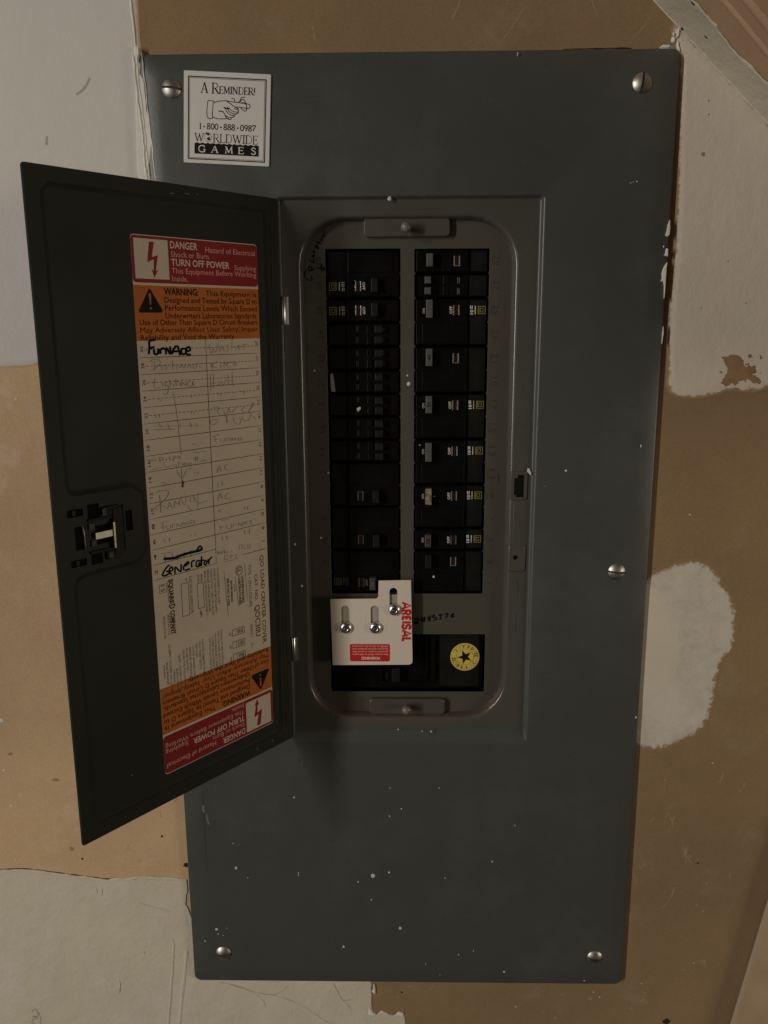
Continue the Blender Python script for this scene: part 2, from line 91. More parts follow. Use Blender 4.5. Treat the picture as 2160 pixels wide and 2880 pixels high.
'dead_gen':[[[117,622.6],[115.6,622.1],[114.7,619.4],[116.3,616.1],[119.1,615.1],[120.3,615.5],[120.3,617.2],[119.2,618.3]],[[119.3,622.6],[120.5,623.4],[119.9,625.1],[118.5,625.1],[117.9,623.4],[119.3,622.1],[121.9,623.4],[121.9,624.8]],[[118.3,630.2],[119.7,629.7],[118.4,630.5],[121.7,628],[122.3,630.2],[120.9,629.7]],[[120.1,632.4],[122.3,631.8],[120.7,633.7],[122.9,632.9],[122.4,634.5]],[[121,636.1],[123,635.3],[121.9,636.9],[122.5,638.3]],[[123.1,639.9],[125.3,638.2],[125.9,639.3],[124.2,640.4],[123.4,639.6],[125.4,640.7]],[[123.5,643.6],[128.2,642]],[[125.1,641.5],[126.3,643.6]],[[127.4,645.2],[128.8,644.1],[128.8,645.5],[127.7,645.5]],[[128,647.3],[130.5,646.8],[130,648.9],[130.4,651.3]],[[124.2,624.2],[130.4,623.4]],[[128.5,627.2],[127.3,625.3],[128.3,621.7]],[[127.3,626.1],[130.4,623.5],[128.6,621.9]]],
'dead_num':[[[199.8,342.1],[202.2,343.6],[202.7,341.6],[199.8,339.1],[203.2,339.3]],[[208,343.6],[205.6,343.6],[205.6,341.6],[208,342.1],[208,344.7],[207.6,339.6]],[[210.4,345.2],[211.9,341.1],[212.8,346.2]],[[217.6,346.7],[214.8,345.7],[215.2,344.2],[217.4,344.2],[217.7,342.6],[215.3,342.1]],[[219.6,346.2],[222,346.7],[220.6,342.1]],[[224.8,347.2],[227.2,347.7],[225.8,343.7]],[[230.1,346.2],[232.1,347.7],[230.2,344.7],[232.8,345.2]]],
'dead_marks':[[[[266.7,465.2],[266.9,457.5]],0.6]],
'rim_marks':[[[[182.8,664.9],[196.5,664.8],[203.4,664.4],[213.7,665.2],[220.5,664.2]],0.5],[[[282.6,536.2],[283.3,529.1]],0.4],[[[282.4,379.3],[283.4,371.5],[283.3,362.7]],0.6],[[[282.5,351.8],[282.5,335.8]],0.5],[[[179.8,248.8],[197.4,248.5],[219,248.8]],0.5]],
'worn':[[[434.1,555.6],[439.6,557.3],[445.7,558.2],[449.5,554.7],[452.7,548.5],[459.6,549.4],[462.1,545],[458.4,543.3],[464,539.7],[466.1,536.2],[460.9,535.3],[455.3,538.9],[450,538],[445.9,534.5],[443.1,536.3],[439.8,533.7],[435.2,535.4],[437.4,541.6],[440.5,546.8],[437.5,551.2]],[[453.7,557.2],[457.1,558.1],[458.2,555.5],[454.8,554.6]],[[462.5,557.2],[466.1,555.4],[463.7,553.7]]]}

# ---------------------------------------------------------------- materials
def mat(name, col, rough=0.5, metal=0.0, spec=0.5, col2=None, nscale=8.0, bump=0.0, bscale=300.0,
        contrast=(0.35, 0.65), col3=None, n3=2.0, c3=(0.5, 0.75), rvar=0.0, coat=0.0, stretch=None,
        bump2=0.0, b2scale=25.0, grain=0.0, thin=None):
    m = bpy.data.materials.new(name); m.use_nodes = True
    nt = m.node_tree; b = nt.nodes["Principled BSDF"]
    b.inputs["Base Color"].default_value = (*col, 1); b.inputs["Roughness"].default_value = rough
    b.inputs["Metallic"].default_value = metal; b.inputs["Specular IOR Level"].default_value = spec
    b.inputs["Coat Weight"].default_value = coat; b.inputs["Coat Roughness"].default_value = 0.2
    L = nt.links.new
    tc = nt.nodes.new("ShaderNodeTexCoord")
    src = tc.outputs["Object"]
    if stretch:
        mp = nt.nodes.new("ShaderNodeMapping"); mp.inputs["Scale"].default_value = stretch
        L(src, mp.inputs[0]); src = mp.outputs[0]
    def noise(scale, detail=6, rough_=0.6):
        n = nt.nodes.new("ShaderNodeTexNoise"); n.inputs["Scale"].default_value = scale
        n.inputs["Detail"].default_value = detail; n.inputs["Roughness"].default_value = rough_
        L(src, n.inputs["Vector"]); return n
    def ramp(n, lo, hi):
        r = nt.nodes.new("ShaderNodeMapRange"); r.inputs[1].default_value = lo; r.inputs[2].default_value = hi
        L(n.outputs[0], r.inputs[0]); return r
    cur = None
    if col2:
        mx = nt.nodes.new("ShaderNodeMix"); mx.data_type = 'RGBA'
        mx.inputs[6].default_value = (*col, 1); mx.inputs[7].default_value = (*col2, 1)
        L(ramp(noise(nscale), *contrast).outputs[0], mx.inputs[0]); cur = mx.outputs[2]
        if col3:
            m3 = nt.nodes.new("ShaderNodeMix"); m3.data_type = 'RGBA'
            L(cur, m3.inputs[6]); m3.inputs[7].default_value = (*col3, 1)
            L(ramp(noise(n3, 8, 0.7), *c3).outputs[0], m3.inputs[0]); cur = m3.outputs[2]
        if thin:                                                       # coat thins out to the sheet below at its rim
            at = nt.nodes.new("ShaderNodeAttribute"); at.attribute_name = "cover_amount"
            n1 = noise(thin[1], 8, .75); ad = nt.nodes.new("ShaderNodeMath"); ad.operation = 'ADD'
            L(at.outputs["Fac"], ad.inputs[0]); L(n1.outputs[0], ad.inputs[1])
            tr = nt.nodes.new("ShaderNodeMapRange"); tr.inputs[1].default_value = .70; tr.inputs[2].default_value = .86
            L(ad.outputs[0], tr.inputs[0])
            mt = nt.nodes.new("ShaderNodeMix"); mt.data_type = 'RGBA'; mt.inputs[6].default_value = (*thin[0], 1)
            L(cur, mt.inputs[7]); L(tr.outputs[0], mt.inputs[0]); cur = mt.outputs[2]
        if grain:
            g = noise(1600, 2); gr = nt.nodes.new("ShaderNodeMapRange"); gr.inputs[1].default_value = .3; gr.inputs[2].default_value = .7
            gr.inputs[3].default_value = 1 - grain; gr.inputs[4].default_value = 1 + grain; L(g.outputs[0], gr.inputs[0])
            vm = nt.nodes.new("ShaderNodeVectorMath"); vm.operation = 'SCALE'; L(cur, vm.inputs[0]); L(gr.outputs[0], vm.inputs[3]); cur = vm.outputs[0]
        L(cur, b.inputs["Base Color"])
    if rvar:
        rr = nt.nodes.new("ShaderNodeMapRange"); rr.inputs[1].default_value = 0.3; rr.inputs[2].default_value = 0.7
        rr.inputs[3].default_value = rough - rvar; rr.inputs[4].default_value = rough + rvar
        L(noise(nscale * 2.3).outputs[0], rr.inputs[0]); L(rr.outputs[0], b.inputs["Roughness"])
    if bump:
        bp = nt.nodes.new("ShaderNodeBump"); bp.inputs["Strength"].default_value = bump; bp.inputs["Distance"].default_value = 0.0006
        L(noise(bscale, 4).outputs[0], bp.inputs["Height"]); L(bp.outputs[0], b.inputs["Normal"])
        if bump2:
            b2 = nt.nodes.new("ShaderNodeBump"); b2.inputs["Strength"].default_value = bump2; b2.inputs["Distance"].default_value = 0.003
            L(noise(b2scale, 5).outputs[0], b2.inputs["Height"]); L(b2.outputs[0], bp.inputs["Normal"])
    return m

M = {}
M['paper'] = mat("drywall_paper", (.275, .180, .090), .9, spec=.2, col2=(.222, .143, .076), nscale=5, bump=.3, bscale=900,
                 col3=(.33, .245, .175), n3=9, c3=(.55, .8), bump2=.4, b2scale=18, grain=.14)
def paper_zone(m):
    """the sheet left of the panel is a paler, dustier board than the one above and right of it"""
    nt = m.node_tree; b = nt.nodes["Principled BSDF"]; old = b.inputs["Base Color"].links[0].from_socket
    tc = nt.nodes.new("ShaderNodeTexCoord"); sp = nt.nodes.new("ShaderNodeSeparateXYZ"); nt.links.new(tc.outputs["Object"], sp.inputs[0])
    mr = nt.nodes.new("ShaderNodeMapRange"); mr.inputs[1].default_value = .03; mr.inputs[2].default_value = .09; nt.links.new(sp.outputs[0], mr.inputs[0])
    zr = nt.nodes.new("ShaderNodeMapRange"); zr.inputs[1].default_value = .70; zr.inputs[2].default_value = .75; nt.links.new(sp.outputs[2], zr.inputs[0])
    mm_ = nt.nodes.new("ShaderNodeMath"); mm_.operation = 'MAXIMUM'; nt.links.new(mr.outputs[0], mm_.inputs[0]); nt.links.new(zr.outputs[0], mm_.inputs[1])
    pale = nt.nodes.new("ShaderNodeMix"); pale.data_type = 'RGBA'; pale.blend_type = 'MULTIPLY'; pale.inputs[0].default_value = 1
    nt.links.new(old, pale.inputs[6]); pale.inputs[7].default_value = (2.1, 2.2, 2.42, 1)
    fin = nt.nodes.new("ShaderNodeMix"); fin.data_type = 'RGBA'; nt.links.new(mm_.outputs[0], fin.inputs[0])
    nt.links.new(pale.outputs[2], fin.inputs[6]); nt.links.new(old, fin.inputs[7]); nt.links.new(fin.outputs[2], b.inputs["Base Color"])
paper_zone(M['paper'])
M['paint_warm'] = mat("right_plaster", (.60, .525, .43), .75, spec=.3, col2=(.56, .48, .38), nscale=5, bump=.3, bscale=420, bump2=.55, b2scale=26, grain=.07, thin=((.30, .195, .10), 160))
M['paper2'] = mat("ceiling_paper", (.47, .31, .19), .9, spec=.2, col2=(.40, .25, .145), nscale=14, bump=.4, bscale=400)
M['torn'] = mat("torn_paper", (.30, .19, .10), .95, spec=.1, col2=(.22, .13, .07), nscale=60)
M['plaster'] = mat("joint_compound", (.57, .51, .39), .85, spec=.3, col2=(.53, .465, .35), nscale=9, bump=.4, bscale=260,
                   col3=(.60, .52, .45), n3=14, c3=(.5, .7), bump2=.8, b2scale=28, grain=.08)
M['plaster_thin'] = mat("thin_compound", (.52, .45, .37), .9, spec=.2, col2=(.44, .37, .29), nscale=150, bump=.5, bscale=500,
                        contrast=(.4, .62), col3=(.58, .52, .43), n3=20, c3=(.35, .6), grain=.1, thin=((.27, .175, .088), 230))
M['paintwall'] = mat("wall_paint", (.60, .555, .50), .7, spec=.35, col2=(.57, .525, .475), nscale=4, bump=.2, bscale=500, bump2=.4, b2scale=20, grain=.06, thin=((.52, .36, .20), 90))
M['enamel'] = mat("gray_enamel", (.063, .0650, .0565), .38, spec=.5, col2=(.0570, .0590, .0510), nscale=5, bump=.14, bscale=520, rvar=.06, bump2=.06, b2scale=9, grain=.16,
                  col3=(.10, .102, .092), n3=7, c3=(.5, .95))
M['enamel_in'] = mat("inner_enamel", (.080, .071, .052), .36, spec=.4, col2=(.071, .062, .045), nscale=9, bump=.06, bscale=700, rvar=.05,
                     col3=(.095, .07, .048), n3=22, c3=(.62, .85))
M['enamel_rim'] = mat("rim_enamel", (.078, .075, .062), .24, spec=.5, col2=(.071, .067, .054), nscale=5, bump=.08, bscale=600, rvar=.04, grain=.08)
def rusty(m, z0, z1, col):
    """grime and rust that has collected low down in the roll of the opening"""
    nt = m.node_tree; b = nt.nodes["Principled BSDF"]; old = b.inputs["Base Color"].links[0].from_socket; L = nt.links.new
    tc = nt.nodes.new("ShaderNodeTexCoord"); sp = nt.nodes.new("ShaderNodeSeparateXYZ"); L(tc.outputs["Object"], sp.inputs[0])
    zr = nt.nodes.new("ShaderNodeMapRange"); zr.inputs[1].default_value = z1; zr.inputs[2].default_value = z0; L(sp.outputs[2], zr.inputs[0])
    yr = nt.nodes.new("ShaderNodeMapRange"); yr.inputs[1].default_value = -.0016; yr.inputs[2].default_value = .001; L(sp.outputs[1], yr.inputs[0])
    n = nt.nodes.new("ShaderNodeTexNoise"); n.inputs["Scale"].default_value = 120; n.inputs["Detail"].default_value = 8; L(tc.outputs["Object"], n.inputs["Vector"])
    nr = nt.nodes.new("ShaderNodeMapRange"); nr.inputs[1].default_value = .36; nr.inputs[2].default_value = .58; L(n.outputs[0], nr.inputs[0])
    m1 = nt.nodes.new("ShaderNodeMath"); m1.operation = 'MULTIPLY'; L(zr.outputs[0], m1.inputs[0]); L(yr.outputs[0], m1.inputs[1])
    m2 = nt.nodes.new("ShaderNodeMath"); m2.operation = 'MULTIPLY'; L(m1.outputs[0], m2.inputs[0]); L(nr.outputs[0], m2.inputs[1])
    mx = nt.nodes.new("ShaderNodeMix"); mx.data_type = 'RGBA'; L(m2.outputs[0], mx.inputs[0]); L(old, mx.inputs[6]); mx.inputs[7].default_value = (*col, 1)
    L(mx.outputs[2], b.inputs["Base Color"])
rusty(M['enamel_rim'], .262, .300, (.115, .064, .032))
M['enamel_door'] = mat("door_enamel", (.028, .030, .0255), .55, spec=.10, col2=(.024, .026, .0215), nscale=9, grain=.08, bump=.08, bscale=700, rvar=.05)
M['emboss'] = mat("stamped_shade", (.046, .043, .034), .5, spec=.2)  # darker than the sheet, in place of the shading of stamped relief
M['screwm'] = mat("zinc_screw", (.50, .49, .44), .46, metal=1, col2=(.34, .32, .28), nscale=150, rvar=.08, bump=.05, bscale=500)
M['dirt'] = mat("slot_dirt", (.03, .026, .02), .8, metal=0)
M['chrome'] = mat("bright_steel", (.80, .80, .76), .30, metal=1, col2=(.55, .55, .5), nscale=90)
M['springm'] = mat("spring_steel", (.20, .185, .15), .36, metal=.85, col2=(.30, .27, .21), nscale=90)
M['latchpl'] = mat("latch_plastic", (.020, .019, .016), .6, spec=.08, col2=(.028, .025, .019), nscale=60, bump=.1)
M['black'] = mat("breaker_black", (.0030, .0028, .0024), .42, spec=.08, col2=(.005, .0045, .004), nscale=40, bump=.05, bscale=500, rvar=.08)
M['blacklab'] = mat("breaker_label", (.0075, .0072, .0055), .5, spec=.12, col2=(.0105, .010, .0075), nscale=70, rvar=.08)
M['handle'] = mat("handle_gray", (.085, .083, .075), .55, spec=.3, col2=(.06, .058, .052), nscale=160)
M['handle_dark'] = mat("handle_black", (.008, .0075, .0065), .5, spec=.15, col2=(.012, .011, .0095), nscale=90)
M['handle_brown'] = mat("handle_soiled", (.055, .040, .032), .6, col2=(.035, .026, .02), nscale=160)
M['handle_tan'] = mat("handle_painted", (.26, .20, .145), .7, col2=(.10, .085, .06), nscale=220, contrast=(.45, .55))
M['lens'] = mat("lens_glint", (.20, .17, .145), .2, spec=.6, col2=(.14, .12, .10), nscale=200)  # pale tone standing in for light caught by the clear window
M['lens_dark'] = mat("lens_core", (.022, .010, .007), .2, spec=.5)
M['void'] = mat("dark_interior", (.006, .006, .005), .9, spec=.1)
M['wprint'] = mat("white_print", (.62, .58, .50), .6)
M['dprint'] = mat("dim_print", (.13, .12, .105), .6)
M['yprint'] = mat("yellow_print", (.22, .185, .05), .6)
M['ysoft'] = mat("dull_yellow_print", (.10, .088, .035), .6)
M['magwhite'] = mat("magnet_sheet", (.62, .585, .525), .5, col2=(.58, .545, .485), nscale=25)
M['ink'] = mat("black_ink", (.008, .007, .008), .7, spec=.15)
M['ink_soft'] = mat("soft_ink", (.10, .085, .08), .7)
M['plate'] = mat("white_plate", (.64, .545, .44), .5, col2=(.62, .545, .44), nscale=30, bump=.05)
M['red'] = mat("red_print", (.50, .012, .018), .45, col2=(.44, .01, .015), nscale=50)
M['label'] = mat("label_paper", (.66, .565, .44), .6, spec=.3, col2=(.59, .50, .385), nscale=16, col3=(.52, .43, .32), n3=45, c3=(.55, .85), grain=.05, bump=.1, bscale=60)
M['lred'] = mat("label_red", (.27, .014, .016), .6, spec=.2, col2=(.235, .012, .014), nscale=40)
M['lorange'] = mat("label_orange", (.52, .145, .022), .6, spec=.2, col2=(.46, .125, .018), nscale=40)
M['lprint_r'] = mat("pale_print", (.64, .34, .27), .6)
M['lprint_w'] = mat("cream_print", (.70, .55, .42), .6)
M['brownink'] = mat("brown_black_ink", (.022, .010, .006), .8, spec=.1)
M['line'] = mat("rule_ink", (.06, .043, .027), .8, spec=.1)
M['fine'] = mat("fine_print_ink", (.13, .10, .068), .8, spec=.1)
M['pencil'] = mat("pencil_graphite", (.235, .195, .145), .7, col2=(.34, .285, .21), nscale=900)
M['pencil_dark'] = mat("pencil_mark", (.03, .028, .026), .7)
M['marker'] = mat("marker_ink", (.005, .0045, .006), .7, spec=.08)
M['yellow'] = mat("yellow_sticker", (.62, .49, .09), .5, col2=(.56, .44, .07), nscale=60)
M['splat'] = mat("paint_spatter", (.62, .58, .50), .6, col2=(.5, .46, .4), nscale=300)
M['splat_dim'] = mat("thin_spatter", (.24, .235, .215), .6)
M['streak'] = mat("wiped_paint", (.16, .165, .155), .7, col2=(.10, .105, .10), nscale=120)
M['tape'] = mat("paint_streak", (.30, .29, .265), .6)
M['stain'] = mat("wall_scuff", (.25, .165, .09), .9, col2=(.32, .22, .12), nscale=250)
M['crack'] = mat("crack_shadow", (.36, .30, .22), .9)
M['wallmark'] = mat("rub_mark", (.37, .335, .27), .8)
M['kno'] = mat("painted_knob", (.17, .165, .14), .35, col2=(.12, .115, .1), nscale=150)
M['board'] = mat("board_face", (.42, .30, .185), .9, spec=.2, col2=(.36, .25, .15), nscale=30, bump=.4, bscale=500)
M['lens_dim'] = mat("dull_lens", (.040, .038, .033), .4, spec=.3)
M['platescuff'] = mat("plate_scuff", (.50, .42, .33), .6)
M['paperrub'] = mat("rubbed_paper", (.36, .255, .15), .9, col2=(.27, .175, .09), nscale=90)
M['tab'] = mat("latch_tab_metal", (.075, .066, .050), .6, spec=.2, col2=(.05, .044, .034), nscale=200)
M['rub'] = mat("rubbed_enamel", (.105, .107, .096), .5, col2=(.065, .068, .06), nscale=300)
M['hole'] = mat("hole_dark", (.035, .022, .012), .95, spec=.1)
M['spacer'] = mat("slot_shade", (.36, .31, .24), .6)  # plate tone darkened for the shade inside the slots
M['smear'] = mat("smeared_plaster", (.72, .69, .62), .8, spec=.3, col2=(.64, .60, .53), nscale=60, bump=.3, bscale=220)
M['coat2'] = mat("second_coat", (.60, .535, .42), .8, spec=.3, col2=(.56, .495, .385), nscale=12, bump=.3, bscale=300)
M['core'] = mat("board_core", (.40, .31, .215), .9, bump=.5, bscale=300)

# ---------------------------------------------------------------- builders
class Frame:
    """A flat sheet's own axes: u right, v up, n towards the viewer's side."""
    def __init__(s, o, u, v, n):
        s.o, s.u, s.v, s.n = Vector(o), Vector(u).normalized(), Vector(v).normalized(), Vector(n).normalized()
    def __call__(s, a, b, h=0.0):
        return s.o + s.u * a + s.v * b + s.n * h

def wallframe(y):
    return Frame((0, y, 0), (1, 0, 0), (0, 0, 1), (0, -1, 0))
FW = wallframe(0)

class MB:
    def __init__(s):
        s.v, s.f, s.sm = [], [], []
    def add(s, vs, fs, smooth=False):
        k = len(s.v); s.v += [tuple(p) for p in vs]
        for f in fs:
            s.f.append(tuple(i + k for i in f)); s.sm.append(smooth)
    def build(s, name, material, parent=None, base=None, fix=True):
        me = bpy.data.meshes.new(name)
        b = Vector(base) if base is not None else Vector((0, 0, 0))
        if parent is not None and base is None: b = Vector(parent['_b'])
        me.from_pydata([((Vector(p) - b) * S) for p in s.v], [], s.f)
        mats = material if isinstance(material, (list, tuple)) else [material]
        for mm_ in mats: me.materials.append(mm_)
        me.polygons.foreach_set("use_smooth", s.sm)
        me.update()
        if fix:
            bm = bmesh.new(); bm.from_mesh(me); bmesh.ops.recalc_face_normals(bm, faces=bm.faces); bm.to_mesh(me); bm.free()
        o = bpy.data.objects.new(name, me); COL.objects.link(o)
        if parent is not None: o.parent = parent
        elif base is not None: o.location = b * S
        o['_b'] = tuple(b)
        return o
    # box between two corners, with small chamfer
    def box(s, x0, x1, y0, y1, z0, z1, c=0.0, fr=None):
        T = (lambda a, b, h: fr(a, b, h)) if fr else (lambda a, b, h: Vector((a, h, b)))
        # T takes (u, v, depth)
        if c <= 0:
            vs = [T(x, z, y) for x in (x0, x1) for y in (y0, y1) for z in (z0, z1)]
            s.add(vs, [(0, 1, 3, 2), (4, 6, 7, 5), (0, 4, 5, 1), (2, 3, 7, 6), (0, 2, 6, 4), (1, 5, 7, 3)]); return
        # chamfer only around the y0 (front) face
        f = 1 if y1 > y0 else -1
        L = []
        for (ins, y) in ((0, y1), (0, y0 + f * c), (c * .3, y0 + f * c * .3), (c, y0)):
            L.append([T(x0 + ins, z0 + ins, y), T(x1 - ins, z0 + ins, y), T(x1 - ins, z1 - ins, y), T(x0 + ins, z1 - ins, y)])
        vs = [p for l in L for p in l]
        fs = [(0, 1, 2, 3), (12, 13, 14, 15)]
        for k in range(3):
            for i in range(4):
                j = (i + 1) % 4; fs.append((k * 4 + i, k * 4 + j, k * 4 + 4 + j, k * 4 + 4 + i))
        s.add(vs, fs)
    def loft(s, loops, close_first=False, close_last=False, smooth=True):
        n = len(loops[0]); vs = [p for l in loops for p in l]; fs = []
        for k in range(len(loops) - 1):
            for i in range(n):
                j = (i + 1) % n
                fs.append((k * n + i, k * n + j, (k + 1) * n + j, (k + 1) * n + i))
        s.add(vs, fs, smooth)
        if close_first: s.add(loops[0], [tuple(range(n))])
        if close_last: s.add(loops[-1], [tuple(range(n))])
    def sheet(s, fr, outline, h, holes=(), thick=0.0, bevel=0.0):
        """flat polygon (with holes) at height h, optionally with side walls down by thick"""
        loops = [outline] + list(holes)
        top = []
        for q, l in enumerate(loops):
            if bevel > 0:
                l2 = inset(l, bevel if q == 0 else -bevel)
            else: l2 = l
            top.append(l2)
        tris = tessellate_polygon([[Vector((a, b, 0)) for a, b in l] for l in top])
        flat = [p for l in top for p in l]
        s.add([fr(a, b, h) for a, b in flat], [t for t in tris])
        if thick > 0:
            for l, l2 in zip(loops, top):
                rows = [[fr(a, b, h - thick) for a, b in l]]
                if bevel > 0: rows.append([fr(a, b, h - bevel) for a, b in l])
                rows.append([fr(a, b, h) for a, b in l2])
                s.loft(rows, smooth=False)
    def ribbon(s, fr, pts, w, h, taper=True, smooth_path=True, jit=0.0):
        P = [Vector((a, b)) for a, b in pts]
        if smooth_path and len(P) > 2:
            Q = []
            for i in range(len(P) - 1):
                p0 = P[max(i - 1, 0)]; p1 = P[i]; p2 = P[i + 1]; p3 = P[min(i + 2, len(P) - 1)]
                for t in (0, .25, .5, .75):
                    Q.append(0.5 * ((2 * p1) + (-p0 + p2) * t + (2 * p0 - 5 * p1 + 4 * p2 - p3) * t * t + (-p0 + 3 * p1 - 3 * p2 + p3) * t ** 3))
            Q.append(P[-1]); P = Q
        elif len(P) == 2:
            P = [P[0], P[0].lerp(P[1], .15), P[0].lerp(P[1], .85), P[1]]
        P2 = [P[0]]
        for p in P[1:]:
            if (p - P2[-1]).length > 1e-3: P2.append(p)
        P = P2
        if len(P) < 2: return
        n = len(P); vs = []
        for i in range(n):
            d = (P[min(i + 1, n - 1)] - P[max(i - 1, 0)])
            if d.length < 1e-6: d = Vector((1, 0))
            d.normalize(); nn = Vector((-d.y, d.x))
            ww = w * (1 + random.uniform(-jit, jit)) / 2
            if taper and i in (0, n - 1): ww *= .55
            a = P[i] + nn * ww; b = P[i] - nn * ww
            vs += [fr(a.x, a.y, h), fr(b.x, b.y, h)]
        s.add(vs, [(2 * i, 2 * i + 1, 2 * i + 3, 2 * i + 2) for i in range(n - 1)])
    def strokes(s, fr, lst, w, h, jit=0.0, **k):
        for i, p in enumerate(lst): s.ribbon(fr, p, w, h + (i % 40) * 0.004, jit=jit, **k)
    def blob(s, fr, cx, cy, rx, ry, h, hgt=0.25, n=10, wob=.18):
        ph = [1 + random.uniform(-wob, wob) for _ in range(n)]
        L = []
        for k, (q, z) in enumerate(((1, 0), (.85, .7), (.5, 1))):
            L.append([fr(cx + rx * q * ph[i] * math.cos(2 * math.pi * i / n), cy + ry * q * ph[i] * math.sin(2 * math.pi * i / n), h + hgt * z) for i in range(n)])
        s.loft(L); s.add(L[-1], [tuple(range(n))], True)

def inset(pts, d):
    """move a closed polygon inwards by d"""
    n = len(pts)
    area2 = sum(pts[i][0] * pts[(i + 1) % n][1] - pts[(i + 1) % n][0] * pts[i][1] for i in range(n))
    sg = 1 if area2 > 0 else -1
    out = []
    for i in range(n):
        p0 = Vector(pts[i - 1]); p1 = Vector(pts[i]); p2 = Vector(pts[(i + 1) % n])
        a = (p1 - p0); b = (p2 - p1)
        a = a.normalized() if a.length > 1e-6 else b.normalized(); b = b.normalized() if b.length > 1e-6 else a
        nn = Vector((-a.y - b.y, a.x + b.x))
        nn = nn.normalized() if nn.length > 1e-6 else Vector((-a.y, a.x))
        k = 1.0 / max(.5, nn.dot(Vector((-a.y, a.x))))
        out.append((p1.x + nn.x * d * sg * k, p1.y + nn.y * d * sg * k))
    return out

def rrect(x0, x1, z0, z1, r, n=6):
    r = max(r, 0.01); P = []
    for cx, cz, a0 in ((x1 - r, z1 - r, 0), (x0 + r, z1 - r, 90), (x0 + r, z0 + r, 180), (x1 - r, z0 + r, 270)):
        for i in range(n + 1):
            a = math.radians(a0 + 90 * i / n); P.append((cx + r * math.cos(a), cz + r * math.sin(a)))
    return P
def rl(x0, x1, z0, z1, r, y, n=6, fr=None):
    fr = fr or FW
    return [fr(a, b, -y) for a, b in rrect(x0, x1, z0, z1, r, n)]
def jag(pts, step=4.0, amp=0.6, lo=None):
    """break a traced outline into a ragged one"""
    out = []; n = len(pts)
    for i in range(n):
        a = Vector(pts[i]); b = Vector(pts[(i + 1) % n]); L = (b - a).length; k = max(1, int(L / step))
        nn = Vector((-(b - a).y, (b - a).x)); nn = nn.normalized() if L > 1e-6 else nn
        for j in range(k):
            q = a.lerp(b, j / k) + nn * random.uniform(-amp, amp); out.append((q.x, q.y))
    return out

_txt = {}
def text_mesh(t, bold=0.0, res=2):
    key = (t, bold, res)
    if key in _txt: return _txt[key]
    cu = bpy.data.curves.new("t", 'FONT'); cu.body = t; cu.resolution_u = res; cu.offset = bold; cu.fill_mode = 'FRONT' if hasattr(cu, 'fill_mode') else cu.fill_mode
    ob = bpy.data.objects.new("t", cu); COL.objects.link(ob)
    dg = bpy.context.evaluated_depsgraph_get(); dg.update()
    me = bpy.data.meshes.new_from_object(ob.evaluated_get(dg))
    vs = [(v.co.x, v.co.y) for v in me.vertices]; fs = [tuple(p.vertices) for p in me.polygons]
    bpy.data.objects.remove(ob); bpy.data.curves.remove(cu); bpy.data.meshes.remove(me)
    xs = [v[0] for v in vs]; ys = [v[1] for v in vs]
    if t in ('1', 'I'): xs = xs + [min(xs) - .22, max(xs) + .22]
    _txt[key] = (vs, fs, min(xs), max(xs), min(ys), max(ys)); return _txt[key]
def put_text(mb, fr, t, a0, a1, b0, b1, h, bold=0.0, rot=0, res=2, capfit=True):
    """text filling the box a0..a1 x b0..b1 of the sheet; rot turns it by 0/90/180/270 degrees inside the box.
    The box height is that of the capitals, descenders hang below."""
    vs, fs, x0, x1, y0, y1 = text_mesh(t, bold, res)
    if capfit: y0, y1 = 0.0, 0.70
    out = []
    for x, y in vs:
        p = (x - x0) / max(x1 - x0, 1e-6); q = (y - y0) / max(y1 - y0, 1e-6)
        if rot == 90: p, q = 1 - q, p
        elif rot == 180: p, q = 1 - p, 1 - q
        elif rot == 270: p, q = q, 1 - p
        out.append(fr(a0 + (a1 - a0) * p, b0 + (b1 - b0) * q, h))
    mb.add(out, fs)

def thing(name, base, label, cat, group=None):
    o = bpy.data.objects.new(name, None); COL.objects.link(o); o.empty_display_size = .02
    o.location = Vector(base) * S; o['_b'] = tuple(base); o['label'] = label; o['category'] = cat
    if group: o['group'] = group
    return o
def structure(o): o['kind'] = 'structure'; return o
def stuff(o): o['kind'] = 'stuff'; return o

# ================================================================ THE WALL
mb = MB()
hole = rrect(12, 375, 12, 760, 4, 2)        # cut-out behind the panel
mb.sheet(wallframe(1.5), [(-700, -700), (1100, -700), (1100, 1500), (-700, 1500)], 0, holes=[hole], thick=12.5)
wall = structure(mb.build("wall", M['paper'], base=(0, 0, 0)))
FWL = wallframe(1.5)
def dens(pts, step):
    out = []; n = len(pts)
    for i in range(n):
        a_ = Vector(pts[i]); b_ = Vector(pts[(i + 1) % n]); k = max(1, int((b_ - a_).length / step))
        for j in range(k): q = a_.lerp(b_, j / k); out.append((q.x, q.y))
    return out
def smoothed(pts, it):
    for _ in range(it):
        n = len(pts); pts = [((pts[i - 1][0] + 2 * pts[i][0] + pts[(i + 1) % n][0]) / 4, (pts[i - 1][1] + 2 * pts[i][1] + pts[(i + 1) % n][1]) / 4) for i in range(n)]
    return pts
